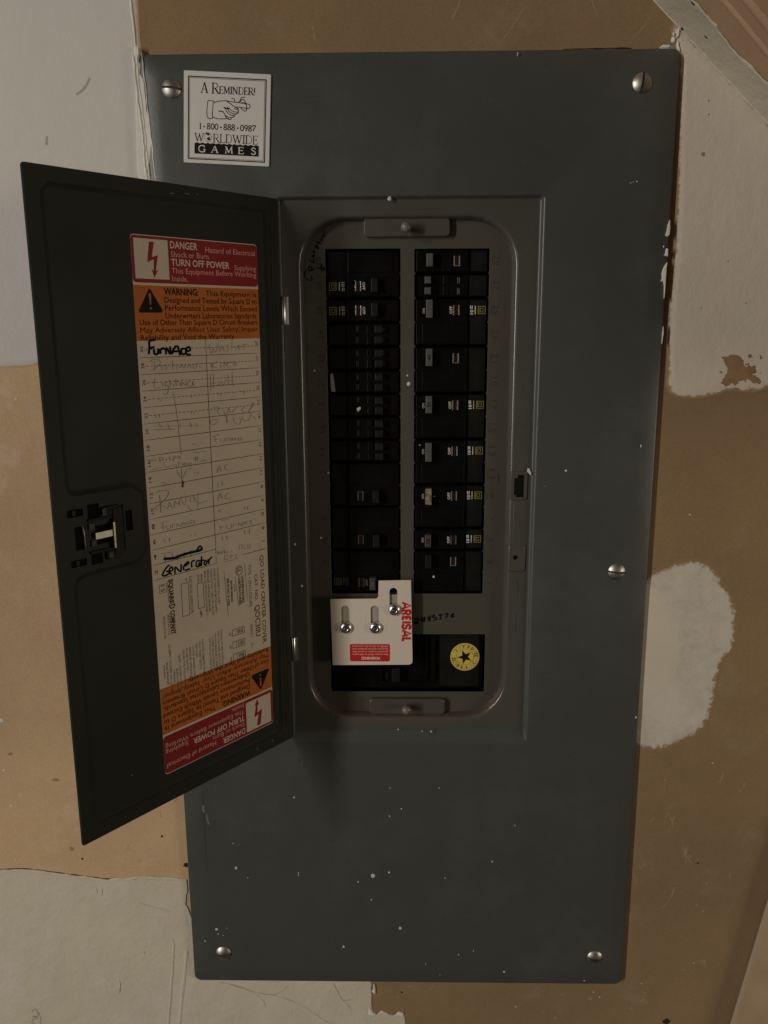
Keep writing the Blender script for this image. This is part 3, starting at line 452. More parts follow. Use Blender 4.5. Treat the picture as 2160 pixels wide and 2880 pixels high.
def bead(mb, fr, pts, w, h0, hh, jit=.25, n=5):
    P = [Vector(p) for p in pts]; Q = []
    for i in range(len(P) - 1):
        k = max(2, int((P[i + 1] - P[i]).length / 3))
        Q += [P[i].lerp(P[i + 1], j / k) for j in range(k)]
    Q.append(P[-1]); L = []
    for i, q in enumerate(Q):
        d = (Q[min(i + 1, len(Q) - 1)] - Q[max(i - 1, 0)]).normalized(); nn = Vector((-d.y, d.x))
        e = .25 if i in (0, len(Q) - 1) else 1.0
        ww = w * e * (1 + random.uniform(-jit, jit)) / 2; sh = random.uniform(-jit, jit) * w * .3
        L.append([fr(q.x + nn.x * (ww * t + sh), q.y + nn.y * (ww * t + sh), h0 + hh * e * (1 - t * t)) for t in [-1 + 2 * k / (n - 1) for k in range(n)]])
    vs = [p for l in L for p in l]
    mb.add(vs, [(i * n + k, i * n + k + 1, (i + 1) * n + k + 1, (i + 1) * n + k) for i in range(len(L) - 1) for k in range(n - 1)], True)
def patch(name, pts, mm_, h=.7, bev=.5, step=5, amp=.5, feather=0.0, label=None):
    """plaster coat: full thickness inside, thinning to nothing over `feather` mm at its rim"""
    b = MB(); amt = []
    if feather > 0:
        P0 = smoothed(dens(pts, 4), 2); rings = [(inset(P0, -feather * .5), .06, 0.0), (P0, h * .4, .25), (smoothed(inset(P0, feather * .5), 2), h * .75, .45), (smoothed(inset(P0, feather * 1.1), 4), h, .8)]
        b.loft([[FWL(x, z, hh) for x, z in r] for r, hh, _ in rings])
        for r, _, am in rings: amt += [am] * len(r)
        nv = len(b.v); b.sheet(FWL, rings[-1][0], h); amt += [.8] * (len(b.v) - nv)
    else:
        b.sheet(FWL, jag(pts, step, amp), h, thick=h + .3, bevel=bev)
    o = b.build(name, mm_, wall)
    at = o.data.attributes.new("cover_amount", 'FLOAT', 'POINT')
    at.data.foreach_set("value", amt if amt else [1.0] * len(o.data.vertices))
    if label: o['label'] = label
    return o
patch("plaster_patch", D['patch_left'], M['paintwall'], .9, feather=2.5, label="smooth pale painted area left of the panel")
patch("plaster_patch", D['patch_low'], M['plaster'], .9, .6, 4, .45, label="cream plaster with trowel ridges below the panel")
patch("plaster_patch", D['patch_right'], M['paint_warm'], .9, feather=4, label="pale plaster right of the panel's upper corner")
patch("plaster_patch", D['patch_round'], M['plaster_thin'], .4, feather=7, label="rounded thin plaster patch beside the panel")
patch("second_coat", D['second_coat'], M['coat2'], .75, feather=6)
b = MB(); bead(b, FWL, [(-5.0, 830), (-4.2, 812), (-3.2, 795), (-2.2, 776)], 2.4, .2, 1.5, .3); b.build('plaster_edge', M['smear'], wall)
b = MB(); lip = D['patch_low'][1:13]
bead(b, FWL, [(x, z - 1.2) for x, z in lip], 2.6, .5, .9, .5); b.build("plaster_lip", M['plaster'], wall)
b = MB(); b.ribbon(FWL, [(x, z + .35) for x, z in lip[:7]], .8, .05, jit=.9); b.build("lifted_edge", M['hole'], wall)
b = MB()
for q in D['worn']: b.sheet(FWL, jag(q, 1.1, .75), .96, thick=.05)
cw = D['worn'][0]; cx = sum(p[0] for p in cw) / len(cw); cz = sum(p[1] for p in cw) / len(cw)
for i in range(34):
    a_ = random.uniform(0, 6.28); d_ = random.uniform(6, 15)
    b.blob(FWL, cx + d_ * 1.1 * math.cos(a_), cz + d_ * .9 * math.sin(a_), random.uniform(.4, 1.6), random.uniform(.3, 1.1), .9, .03, 7, .5)
stuff(b.build("worn_spot", M['torn'], wall))
b = MB()
for q in D['holes']:
    c_ = (sum(p[0] for p in q) / len(q), sum(p[1] for p in q) / len(q)); r_ = max(p[0] for p in q) - c_[0]
    b.blob(FWL, c_[0], c_[1], max(.5, r_ * .85), max(.5, r_ * .75), .02 if c_[0] < 395 or c_[1] < 400 else .9, .04, 9, .3)
b.sheet(FWL, jag(D['gap_top'], 6, .5), .15, thick=.1)
stuff(b.build("nail_hole", M['hole'], wall))
b = MB()
for (x, z), r in D['scuffs']: b.blob(FWL, x, z, r * random.uniform(.8, 1.2), r * random.uniform(.5, 1), .95 if (x > 388 and z > 480) or z < 90 and x < 150 else .02, .04, 9, .35)
stuff(b.build("scuff", M['stain'], wall))
b = MB()
for (x, z), r in D['white_dots']: b.blob(FWL, x, z, r * .8, r * .7, 0.0, .3, 8, .25)
for i in range(60):
    b.blob(FWL, random.uniform(-60, 480), random.uniform(-40, 20), *(2 * [random.uniform(.15, .4)]), .82 if False else 0, .15, 6, .3)
stuff(b.build("paint_dot", M['splat'], wall))
random.seed(77); b = MB()
for i in range(46):
    x = random.choice([random.uniform(-60, -4), random.uniform(395, 480), random.uniform(120, 380)]); z = random.uniform(120, 470) if x < 0 else (random.uniform(60, 240) if x > 390 else random.uniform(776, 815))
    a_ = random.uniform(.9, 2.2); l_ = random.uniform(4, 26)
    b.ribbon(FWL, [(x, z), (x + l_ * .5 * math.cos(a_) + random.uniform(-2, 2), z + l_ * .5 * math.sin(a_)), (x + l_ * math.cos(a_), z + l_ * math.sin(a_))], random.uniform(.3, .9), .012 + i * .0006, jit=.8)
stuff(b.build("rub_mark", M['paperrub'], wall))
b = MB()
for pts, w in D['wall_strokes']: b.ribbon(FWL, pts, w, 1.03, jit=.3)
stuff(b.build("rub_mark", M['wallmark'], wall))
b = MB()
for i, (pts, w) in enumerate(D['cracks']): b.ribbon(FWL, pts, w * 1.0, .94 + i * .01, jit=.6)
stuff(b.build("plaster_crack", M['crack'], wall))
# trowel ridges: low rounded beads standing on the plaster
b = MB()
for pts, w in D['ridges']: bead(b, FWL, pts, w * 1.3, .86, .8)
stuff(b.build("trowel_ridge", M['plaster'], wall))
b = MB()
for q in D['corner_blobs'] + D['low_blobs']: b.sheet(FWL, jag(q, 2, .2), 1.9, thick=1.8, bevel=.8)
stuff(b.build("plaster_crumb", M['smear'], wall))
# plaster smeared over the panel's left flange, and its torn creases
F4 = wallframe(-3.2)
b = MB(); b.sheet(wallframe(-4.1), jag(D['smear_left'], 3, .3), 0, thick=5.6, bevel=.6); b.build("plaster_smear", M['smear'], wall)
b = MB()
for x0, w, hh in ((-3.2, 2.0, .9), (-1.0, 1.1, .6), (3.0, .9, .5)):
    pts = [(x0 + random.uniform(-.5, .5) + (770 - z) * .055, z) for z in range(772, 676, -8)]
    bead(b, wallframe(-4.1), pts, w, -.1, hh, .5)
stuff(b.build("plaster_crease", M['smear'], wall))

# ================================================================ SLOPED CEILING
LA = Vector((367.7, 1.5, 803.7)); LB = Vector((454.6, 1.5, 722.5))
LD = (LB - LA).normalized(); LN = Vector((0, -1, 0)); UP = LD.cross(LN)      # into the room below
if UP.z > 0: UP = -UP
FC = Frame(LA, LD, LN, UP)                  # u along the joint, v out from the wall, n down into the room
b = MB(); b.sheet(FC, [(-420, 0.5), (420, .5), (420, 200), (-420, 200)], 0, thick=12)
ceil = structure(b.build("sloped_ceiling", M['paper2'], base=(0, 0, 0)))
edge = [(-420, 34)]
for t in range(-400, 416, 4): edge.append((t, 34 + random.uniform(-1, 1) + 2.5 * math.sin(t * .07) + 1.5 * math.sin(t * .19)))
edge += [(419, 34), (419, .6), (-420, .6)]
b = MB(); b.sheet(FC, edge, 1.0, thick=.9, bevel=.4); b.build("plaster_strip", M['plaster'], ceil)
b = MB()
for v0, w, hh in ((58, 6, 1.6), (76, 9, 2.0), (112, 8, 2.0), (150, 8, 2.0)):
    bead(b, FC, [(t, v0 + 2 * math.sin(t * .05)) for t in range(-300, 415, 15)], w, 0, hh, .12)
b.build("paper_fold", M['paper2'], ceil)
b = MB(); bead(b, FC, [(t, 33 + 2.5 * math.sin(t * .07)) for t in range(-200, 410, 6)], 3.0, .6, .7, .4)
bead(b, FC, [(t, 1.0) for t in range(-300, 410, 9)], 3.0, .4, 1.2, .3)
stuff(b.build("plaster_lip", M['plaster'], ceil))
b = MB(); b.blob(FC, 44, 18, 1.6, .9, 1.0, .05); b.blob(FC, 28, 3, 1.2, 1.5, 1.3, .05); b.blob(FC, 22, 34, 2, 1, 1.0, .05)
stuff(b.build("nail_hole", M['void'], ceil))

# ================================================================ LEANING BOARD
d = (Vector(D['board'][0]) - Vector(D['board'][1])).normalized()
o0 = Vector(D['board'][1])
FB = Frame((o0.x, -9, o0.y), (d.y, 0, -d.x), (d.x, 0, d.y), (0, -1, 0))
t = thing("drywall_board", (o0.x + 60, -4, o0.y - 250), "narrow tan drywall offcut leaning by the wall at lower right corner", "board")
oc = [(0, -260)] + [(random.uniform(-.35, .35), v) for v in range(-250, 330, 7)] + [(0, 330), (160, 330), (160, -260)]
b = MB(); b.sheet(FB, oc, 0, thick=.8, bevel=.15); b.build("paper_face", M['board'], t)
b = MB(); b.box(.9, 159, -7.2, -.82, -258, 329, fr=FB); b.build("gypsum_core", M['core'], t)

# ================================================================ ELECTRICAL PANEL
panel = thing("breaker_panel", (193.5, 0, 0), "large gray steel breaker panel cover with its door open to the left", "electrical panel")
RX0, RX1, RZ0, RZ1 = 97.5, 293, 241.5, 672.5
b = MB(); N = 7
L = [rl(0, 387, 0, 771, 6, 1.3, N), rl(0, 387, 0, 771, 6, -2.3, N), rl(.4, 386.6, .4, 770.6, 6, -2.9, N), rl(1.2, 385.8, 1.2, 769.8, 6, -3.2, N),
     rl(12, 375, 12, 759, 7, -4.75, N), rl(14, 373, 14, 757, 7, -4.95, N), rl(17, 370, 17, 754, 6, -5, N),
     rl(RX0 - 2, RX1 + 2.2, RZ0 - 6, RZ1 + 2, 4, -5, N), rl(RX0 - 1, RX1 + 1.2, RZ0 - 4, RZ1 + 1, 3.5, -4.85, N), rl(RX0 - .4, RX1 + .4, RZ0 - 2, RZ1 + .4, 3, -4.3, N),
     rl(RX0 + .4, RX1 - .6, RZ0 + 4, RZ1 - .4, 2.5, -2.1, N), rl(RX0 + 1, RX1 - 1.4, RZ0 + 6.5, RZ1 - 1, 2.5, -1.6, N), rl(RX0 + 2, RX1 - 2.4, RZ0 + 8.5, RZ1 - 2, 2.5, -1.5, N)]
b.loft(L)
cover = b.build("cover", M['enamel'], panel)
b = MB(); OX0, OX1, OZ0, OZ1 = 110.5, 276.5, 256.5, 661.5
L = [rl(RX0 + 2, RX1 - 2.4, RZ0 + 8.5, RZ1 - 2, 2.5, -1.5, N), rl(OX0 - 1, OX1 + 1, OZ0 - 1, OZ1 + 1, 36, -1.5, N), rl(OX0, OX1, OZ0, OZ1, 36, -1.38, N), rl(OX0 + 1.2, OX1 - 1.2, OZ0 + 1.2, OZ1 - 1.2, 35, -1.0, N), rl(OX0 + 2.0, OX1 - 2.0, OZ0 + 2.0, OZ1 - 2.0, 34.5, -.3, N),
     rl(OX0 + 2.5, OX1 - 2.5, OZ0 + 2.5, OZ1 - 2.5, 34.2, .8, N), rl(OX0 + 3.2, OX1 - 3.2, OZ0 + 3.2, OZ1 - 3.2, 33, 4.2, N), rl(OX0 + 3.7, OX1 - 3.7, OZ0 + 3.7, OZ1 - 3.7, 32.5, 6.0, N), rl(OX0 + 3.7, OX1 - 3.7, OZ0 + 3.7, OZ1 - 3.7, 32.5, 9.0, N)]
b.loft(L)
rim = b.build("recessed_rim", M['enamel_rim'], panel)
# dead front: plate with three openings
holes = [rrect(130.8, 188.2, 364.8, 638, .6, 2), rrect(198.8, 255.9, 364.8, 637.6, .6, 2), rrect(129, 258.8, 278, 329.4, .6, 2)]
def notched(h, xs):
    return h
b = MB()
out = rrect(OX0 + 1, OX1 - 1, OZ0 + 1, OZ1 - 1, 34, 8)
b.sheet(wallframe(7), out, 0, holes=holes, thick=1.2, bevel=.25)
dead = b.build("dead_front", M['enamel_in'], panel)
# small stamped nibs along the breaker openings
b = MB()
for k in range(1, 15):
    z = 638 - k * 18.2
    for x, w in ((130.8, .7), (188.2, -.7), (198.8, .7), (255.9, -.7)):
        b.box(min(x, x + w) - .02, max(x, x + w) + .02, 7.05, 8.1, z - .8, z + .8)
stuff(b.build("opening_nib", M['enamel_in'], dead))
# slot numbers beside the openings, flat, their stamped shading put into the colour
F7 = wallframe(7)
for k in range(15):
    b = MB(); z = 638 - (k + .5) * 18.2
    n = str(29 - 2 * k); ln = 3.8 * len(n)
    put_text(b, F7, n, 259.2, 263.6, z - ln / 2, z + ln / 2, .08, rot=270)
    b.box(257.9, 258.35, -.10, -.02, z - ln / 2, z + ln / 2, fr=F7) if False else b.ribbon(F7, [(258.0, z - ln / 2), (258.0, z + ln / 2)], .4, .09)
    b.build("slot_number", M['emboss'], dead); b = MB()
    n = str(30 - 2 * k)
    put_text(b, F7, n, 123.6, 128.0, z - ln / 2 + .5, z + ln / 2 - .5, .08, rot=90); b.build("slot_number", M['emboss'], dead)
b = MB(); b.strokes(F7, D['dead_gen'], .75, .16); b.build("marker_writing", M['marker'], dead)
b = MB(); b.strokes(F7, D['dead_num'], 1.15, .3)
for pts, w in D['dead_marks']: b.ribbon(F7, pts, w * .6, .1)
b.build("marker_writing", M['marker'], dead)
b = MB()
for (x, z), a, c in D['dead_specks']: b.blob(F7, x, z, a, c, 0, .3)
stuff(b.build("paint_speck", M['splat'], dead))
# tabs with thumb screws
for (x0, x1, z0, z1, nm) in ((160.5, 225.5, 645.8, 659.5, 0), (161.3, 225.5, 259.5, 273.3, 1)):
    b = MB()
    zc0, zc1 = (z0, z1)
    L = [rl(x0, x1, zc0, zc1, 3, 6.9, 4), rl(x0, x1, zc0, zc1, 3, 3.2, 4), rl(x0 + .3, x1 - .3, zc0 + .3, zc1 - .3, 3, 2.5, 4), rl(x0 + .9, x1 - .9, zc0 + .9, zc1 - .9, 2.6, 2.2, 4)]
    b.loft(L, close_last=True); b.build("dead_front_tab", M['enamel_in'], panel)
def lathe(mb, c, axis, prof, n=20):
    ax = Vector(axis).normalized(); u = ax.orthogonal().normalized(); v = ax.cross(u); c = Vector(c); L = []
    for r, h in prof:
        L.append([c + ax * h + (u * math.cos(2 * math.pi * i / n) + v * math.sin(2 * math.pi * i / n)) * r for i in range(n)])
    mb.loft(L); mb.add(L[-1], [tuple(range(n))], True)
for c in ((192.3, 2.2, 651.8), (192.8, 2.4, 267.8)):
    b = MB(); lathe(b, c, (0, -1, -.05), [(1.8, 0), (1.8, 4.5), (2.6, 5), (3.7, 6.2), (4.0, 7.8), (3.7, 9.4), (2.7, 10.8), (1.2, 11.5), (.1, 11.6)])
    b.build("thumb_screw", M['kno'], panel)
b = MB(); b.ribbon(F7, [(192.5, 272), (192.5, 267)], 5, 4.86); b.build("slot_shadow", M['void'], panel) if False else None
# door catches on the right edge of the recess
FR = wallframe(-1.5)
b = MB()
L = [rl(274.6, 288.6, 445, 468.5, 2, -1.4, 4), rl(274.8, 288.4, 445.2, 468.3, 2, -2.2, 4), rl(275.4, 287.8, 445.8, 467.7, 2, -2.6, 4)]
b.loft(L)
b.sheet(wallframe(-2.6), rrect(275.4, 287.8, 445.8, 467.7, 2, 4), 0, holes=[[(278.0, 449.5), (279.6, 449.5), (279.6, 447.6), (285.6, 447.6), (285.6, 465.6), (280.6, 465.6), (280.6, 463), (278.0, 463)]], thick=.6)
b.build("latch_strike", M['enamel_in'], panel)
b = MB(); b.sheet(wallframe(-1.9), rrect(276.5, 286.8, 446.5, 466.8, 1, 2), 0); b.build("strike_opening", M['void'], panel)
b = MB()
L = [rl(274.5, 289, 386, 408.6, 2.5, -1.4, 4), rl(274.8, 288.7, 386.3, 408.3, 2.4, -2.1, 4), rl(275.6, 287.9, 387.1, 407.5, 2, -2.5, 4)]
b.loft(L)
b.sheet(wallframe(-2.5), rrect(275.6, 287.9, 387.1, 407.5, 2, 4), 0, holes=[rrect(278.6, 282.6, 396.2, 400.2, 2, 4)], thick=.6)
b.build("catch_boss", M['enamel_in'], panel)
b = MB(); b.sheet(wallframe(-1.8), rrect(278.2, 283.0, 395.8, 400.6, 2, 4), 0); b.build("catch_hole", M['void'], panel)
b = MB(); bead(b, FR, [(278.4, 443.8), (278.5, 411.2)], 1.2, -.1, .5, .02)
b.build("stiffening_bead", M['enamel_in'], panel)
b = MB()
for pts, w in D['rim_marks']: b.ribbon(FR, pts, w, .06, jit=.5)
stuff(b.build("scratch", M['pencil_dark'], rim))
# paint spatter and marks on the cover
F5 = wallframe(-5)
b = MB()
for (x, z), a, c in D['specks']:
    h = -3.5 if 99 < x < 292 and 250 < z < 671 else (-.9 if z < 12 or x < 9 or x > 378 else 0)
    b.blob(F5, x, z, a, c, h, .35)
stuff(b.build("paint_speck", M['splat'], cover))
b = MB(); random.seed(21)
for i in range(70):
    x = random.uniform(20, 366); z = random.choice([random.uniform(20, 235), random.uniform(20, 130)]); r = random.uniform(.12, .3)
    b.blob(F5, x, z, r, r, 0, .08, 6)
stuff(b.build("fine_speck", M['splat_dim'], cover))
b = MB()
for q in D['chips']:
    b = MB(); b.sheet(wallframe(-4.9), q, 0, thick=1.6, bevel=.25); b.build("plaster_chip", M['smear'], cover)
b = MB()
q = D['recess_blob']; b.sheet(wallframe(-3.2), q, 0, thick=1.7, bevel=.4); b.build("paint_drip", M['splat'], cover)
b = MB()
for i, (pts, w) in enumerate(D['cover_streaks']): b.ribbon(F5, [(max(x, 17.2), z) for x, z in pts], w, .05 + i * .01, jit=.4)
b.build("wiped_paint", M['streak'], cover)
for i, (pts, w) in enumerate(D['pencil_cover']):
    b = MB(); b.ribbon(F5, [(max(x, 17.5), z) for x, z in pts], w, .04 + i * .01, jit=.8); b.build("scratch", M['pencil_dark'], cover)
random.seed(31); b = MB()
for i in range(26):
    x = random.uniform(25, 360); z = random.choice([random.uniform(25, 230), random.uniform(690, 745), random.uniform(25, 230)]) if x < 300 else random.uniform(25, 740)
    a_ = random.uniform(-1.2, 1.9); l_ = random.uniform(3, 16)
    b.ribbon(F5, [(x, z), (x + l_ * .5 * math.cos(a_) + random.uniform(-1, 1), z + l_ * .5 * math.sin(a_)), (x + l_ * math.cos(a_), z + l_ * math.sin(a_))], random.uniform(.15, .4), .03 + i * .003, jit=.6)
stuff(b.build("rub_mark", M['rub'], cover))
# slotted cover screws
def screw(mb, c, r, hgt, ang, slotw, depth):
    cx, cy, cz = c; ca, sa = math.cos(ang), math.sin(ang); h2 = slotw / 2; m_ = 21
    Rs = (r * r + hgt * hgt) / (2 * hgt)
    def strip(xs, floor=False):
        rows = []
        for x in xs:
            yy = math.sqrt(max(r * r - x * x, 1e-5)); row = []
            for j in range(m_):
                y = -yy * math.cos(math.pi * j / (m_ - 1))
                h = math.sqrt(max(Rs * Rs - x * x - y * y, 0)) - (Rs - hgt) + .5
                if floor: h = min(h, hgt + .5 - depth)
                row.append(Vector((cx + x * ca - y * sa, cy - h, cz + x * sa + y * ca)))
            rows.append(row)
        return rows
    def addrows(rows, sm):
        vs = [p for r_ in rows for p in r_]
        mb.add(vs, [(i * m_ + j, i * m_ + j + 1, (i + 1) * m_ + j + 1, (i + 1) * m_ + j) for i in range(len(rows) - 1) for j in range(m_ - 1)], sm)
    side = [h2 + (r - h2) * math.sin(math.pi / 2 * k / 10) for k in range(11)]
    L_ = strip([-q for q in side[::-1]]); R_ = strip(side); F_ = strip([-h2, h2], True)
    addrows(L_, True); addrows(R_, True)
    addrows([L_[-1], F_[0]], False); addrows([F_[1], R_[0]], False)
    fl = MB(); fl.v = [tuple(p) for r_ in F_ for p in r_]; fl.f = [(j, j + 1, m_ + j + 1, m_ + j) for j in range(m_ - 1)]; fl.sm = [False] * (m_ - 1)
    n = 28; L = []
    for h in (0.0, .52):
        L.append([Vector((cx + r * math.cos(2 * math.pi * i / n), cy - h, cz + r * math.sin(2 * math.pi * i / n))) for i in range(n)])
    mb.loft(L, smooth=True)
    return fl
for (x, z), ang in zip(D['screws'], (1.45, -.12, 1.50, 1.57, 1.45)):
    b = MB(); fl = screw(b, (x, -5, z), 6.9, 2.7, ang, 1.6, 1.6); s_ = b.build("cover_screw", M['screwm'], panel); fl.build("screw_slot", M['dirt'], s_)
# steel box behind
b = MB()
b.box(60, 330, 70, 72, 150, 700); b.box(14, 16, 8, 70, 14, 757); b.box(371, 373, 8, 70, 14, 757)
b.box(16.5, 370.5, 8, 70, 14, 16); b.box(16.5, 370.5, 8, 70, 755, 757); b.build("enclosure_box", M['void'], panel)

# ---- door, swung open on its left hinges
AN = math.radians(130.5); SAG = 5.4 / 190
HX, HY = 98.0, -4.0
du = Vector((math.cos(AN), -math.sin(AN), -SAG)); dn = Vector((math.sin(AN), math.cos(AN), 0))
FDR = Frame((HX, HY, 0), du, (0, 0, 1), dn)
# door coordinates: u from hinge to free edge, z height; un-sag the traced height
def dz(u, z): return z + u * SAG
DZ0, DZ1 = 241.8, 672.3
def door_outline(ins=0, r=2.0): return rrect(0.3 + ins, 190.5 - ins, DZ0 + ins, DZ1 - ins, r, 3)
emb = [(12, 663.5), (176, 663.5), (181, 658), (181, 484), (178, 479), (172, 478), (136, 478), (129, 472), (129, 434), (135, 428), (172, 428), (178, 426), (181, 421), (181, 257), (176, 251), (17, 251), (12, 256)]
emb2 = inset(emb, 2.0); emb3 = inset(emb, 3.4); emb1 = inset(emb, .7)
cut = [rrect(134.2, 140.0, 450.0, 464.0, .5, 2), rrect(160.5, 168, 472.2, 477.5, .5, 2), rrect(152, 166, 466, 471.6, .5, 2)]
b = MB()
slots = [rrect(137.0, 142.0, 449.2, 463, .3, 2), rrect(171.0, 177.5, 443.6, 458.6, .3, 2), rrect(171.0, 181.5, 465.2, 470.0, .3, 2), rrect(171.0, 181.5, 433.0, 437.6, .3, 2),
         rrect(160, 168, 462, 471.5, .3, 2), rrect(160, 168, 432, 440.5, .3, 2), rrect(153, 164, 444.5, 457, .3, 2)]
b.sheet(FDR, door_outline(.5), 0, holes=[emb] + [s_ for s_ in slots])
b.loft([[FDR(a, c, -1.3) for a, c in door_outline(0)], [FDR(a, c, -.5) for a, c in door_outline(0)], [FDR(a, c, 0) for a, c in door_outline(.5)]], smooth=False)
b.loft([[FDR(a, c, 0) for a, c in emb], [FDR(a, c, -.5) for a, c in emb1], [FDR(a, c, -1.9) for a, c in emb2], [FDR(a, c, -2.3) for a, c in emb3]])
b.sheet(FDR, emb3, -2.3)
# outer skin of the door
b.loft([[FDR(a, c, -1.3) for a, c in emb], [FDR(a, c, -3.2) for a, c in emb2], [FDR(a, c, -3.6) for a, c in emb3]])
b.sheet(FDR, emb3, -3.6)
b.sheet(FDR, door_outline(0), -1.3, holes=[emb] + [s_ for s_ in slots])
for s_ in slots: b.loft([[FDR(a, c, 0) for a, c in s_], [FDR(a, c, -1.3) for a, c in s_]], smooth=False)
# rolled hinge edge towards the panel
b.loft([[FDR(a, c, h) for a, c in [(0.3, DZ0 + 1), (0.3, DZ1 - 1)]] + [FDR(a, c, h - .8) for a, c in [(0.3, DZ1 - 1), (0.3, DZ0 + 1)]] for a, h in ((3, .35),)][0:1] * 1 + [[FDR(-1.2, DZ0 + 1, .9), FDR(-1.2, DZ1 - 1, .9), FDR(-1.2, DZ1 - 1, .1), FDR(-1.2, DZ0 + 1, .1)]], smooth=False) if False else None
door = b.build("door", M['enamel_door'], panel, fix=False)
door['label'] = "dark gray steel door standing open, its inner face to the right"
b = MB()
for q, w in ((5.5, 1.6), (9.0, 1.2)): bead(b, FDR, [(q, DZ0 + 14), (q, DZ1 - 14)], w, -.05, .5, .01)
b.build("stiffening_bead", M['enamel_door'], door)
for z0, z1 in ((581.8, 602.6), (309.8, 330.3)):
    b = MB(); n = 14
    lathe(b, (99.2, -3.0, z0), (0, 0, 1), [(.1, 0), (1.9, 0), (2.1, .3), (2.1, z1 - z0 - .3), (1.9, z1 - z0), (.1, z1 - z0)], 20)
    b.box(100.2, 103.0, -2.3, -1.5, z0 + .2, z1 - .2); b.build("hinge", M['chrome'], panel)
# latch on the door
F = FDR
b = MB(); b.box(133, 186, -1.35, -9, 428, 474.5, c=0, fr=F); b.build('dark_backing', M['void'], door)  # unseen dark box added behind the slots so no light shows through
b = MB()
b.box(146.5, 168.5, 1.8, .02, 439.5, 441.2, fr=F); b.box(146.5, 168.5, 1.8, .02, 460.6, 462.3, fr=F)
b.box(145.5, 152.5, 3.2, .02, 436, 467, c=.5, fr=F); b.box(147, 158, 2.4, .02, 462.5, 468.5, c=.4, fr=F); b.box(147, 158, 2.4, .02, 433.5, 439.4, c=.4, fr=F)
b.build("latch_body", M['latchpl'], door)
b = MB(); b.box(143.4, 144.2, .5, .02, 437, 468, fr=F); b.build("latch_gap", M['void'], door)
b = MB()
b.box(152.6, 165.5, 3.6, 3.1, 449.0, 453.2, fr=F)        # horizontal tongue
b.box(152.0, 153.6, 4.6, 3.7, 440.8, 458.2, c=.2, fr=F)  # upright bar
b.build("latch_spring", M['springm'], door)
for bx in ((164.5, 168.5, 1.6, .02, 455.0, 459.4), (164.0, 167.5, 1.6, .02, 444.2, 448.2), (156.5, 159.5, 3.0, 2.5, 463, 468.0), (154.0, 157.0, 3.0, 2.5, 434.5, 438.5)):
    b = MB(); b.box(*bx, c=.3, fr=F); b.build("latch_tab", M['tab'], door)
b = MB(); bead(b, F, [(171.5, 440.5), (171.8, 452), (172.3, 459.5)], 1.3, .0, 1.6, .05); b.build("pull_lip", M['springm'], door)
for z in (467.6, 435.3):
    b = MB(); b.box(176, 178, .05, -1.2, z - 1.6, z + 1.6, fr=F); b.build("slot_tab", M['enamel_door'], door)
b = MB()
for (u, z, a, c) in ((100, 290, .5, .6), (150, 275, .5, .5), (40, 248, .5, .7), (24, 248.5, .5, .7), (92, 666, 1.6, .25), (80, 667, 2.4, .2), (72, 667.5, .6, .3)): b.blob(F, u, z, a, c, -2.3 if 251 < z < 663 else 0, .2)
stuff(b.build("paint_speck", M['splat_dim'], door))

# ================================================================ CIRCUIT DIRECTORY ON THE DOOR
FLB = Frame((HX, HY, 0), du, (0, 0, 1), dn)
LH = -2.3
dirc = thing("circuit_directory", FLB(70, 258, LH), "tall circuit directory sticker with red, orange and cream bands on the open door", "label")
def fz(p): return (p[0], dz(p[0], p[1]))
# readable frame: a = distance from the label's left edge as seen, b = height
class LF:
    """label sheet: a runs left to right as read, b up, following the door's sag"""
    def __init__(s, h): s.h = h
    def __call__(s, a, b, h=0.0): return FLB(123.6 - a, b + (0), s.h + h)
lf = LF(LH)
LWD = 103.0; LT, LBm = 638.8, 262.6
SH = 0.12
b = MB(); b.sheet(lf, rrect(0, LWD, LBm, LT, 2.5, 4), SH, thick=.12); b.build("paper", M['label'], dirc)
def band(name, a0, a1, b0, b1, m_, h=.03, r=0.01):
    q = MB(); q.sheet(lf, rrect(a0, a1, b0, b1, r, 3), SH + h); return q.build(name, m_, dirc)
def lt_poly(pts, m_, name, h):
    q = MB(); q.sheet(lf, pts, SH + h); return q.build(name, m_, dirc)
RW = ["Designed and Tested by Square D to", "Performance Levels Which Exceed", "Underwriters Laboratories Standards."]
RW2 = ["Use of Other Than Square D Circuit Breakers", "May Adversely Affect User Safety, Impair", "Reliability and Void the Warranty."]
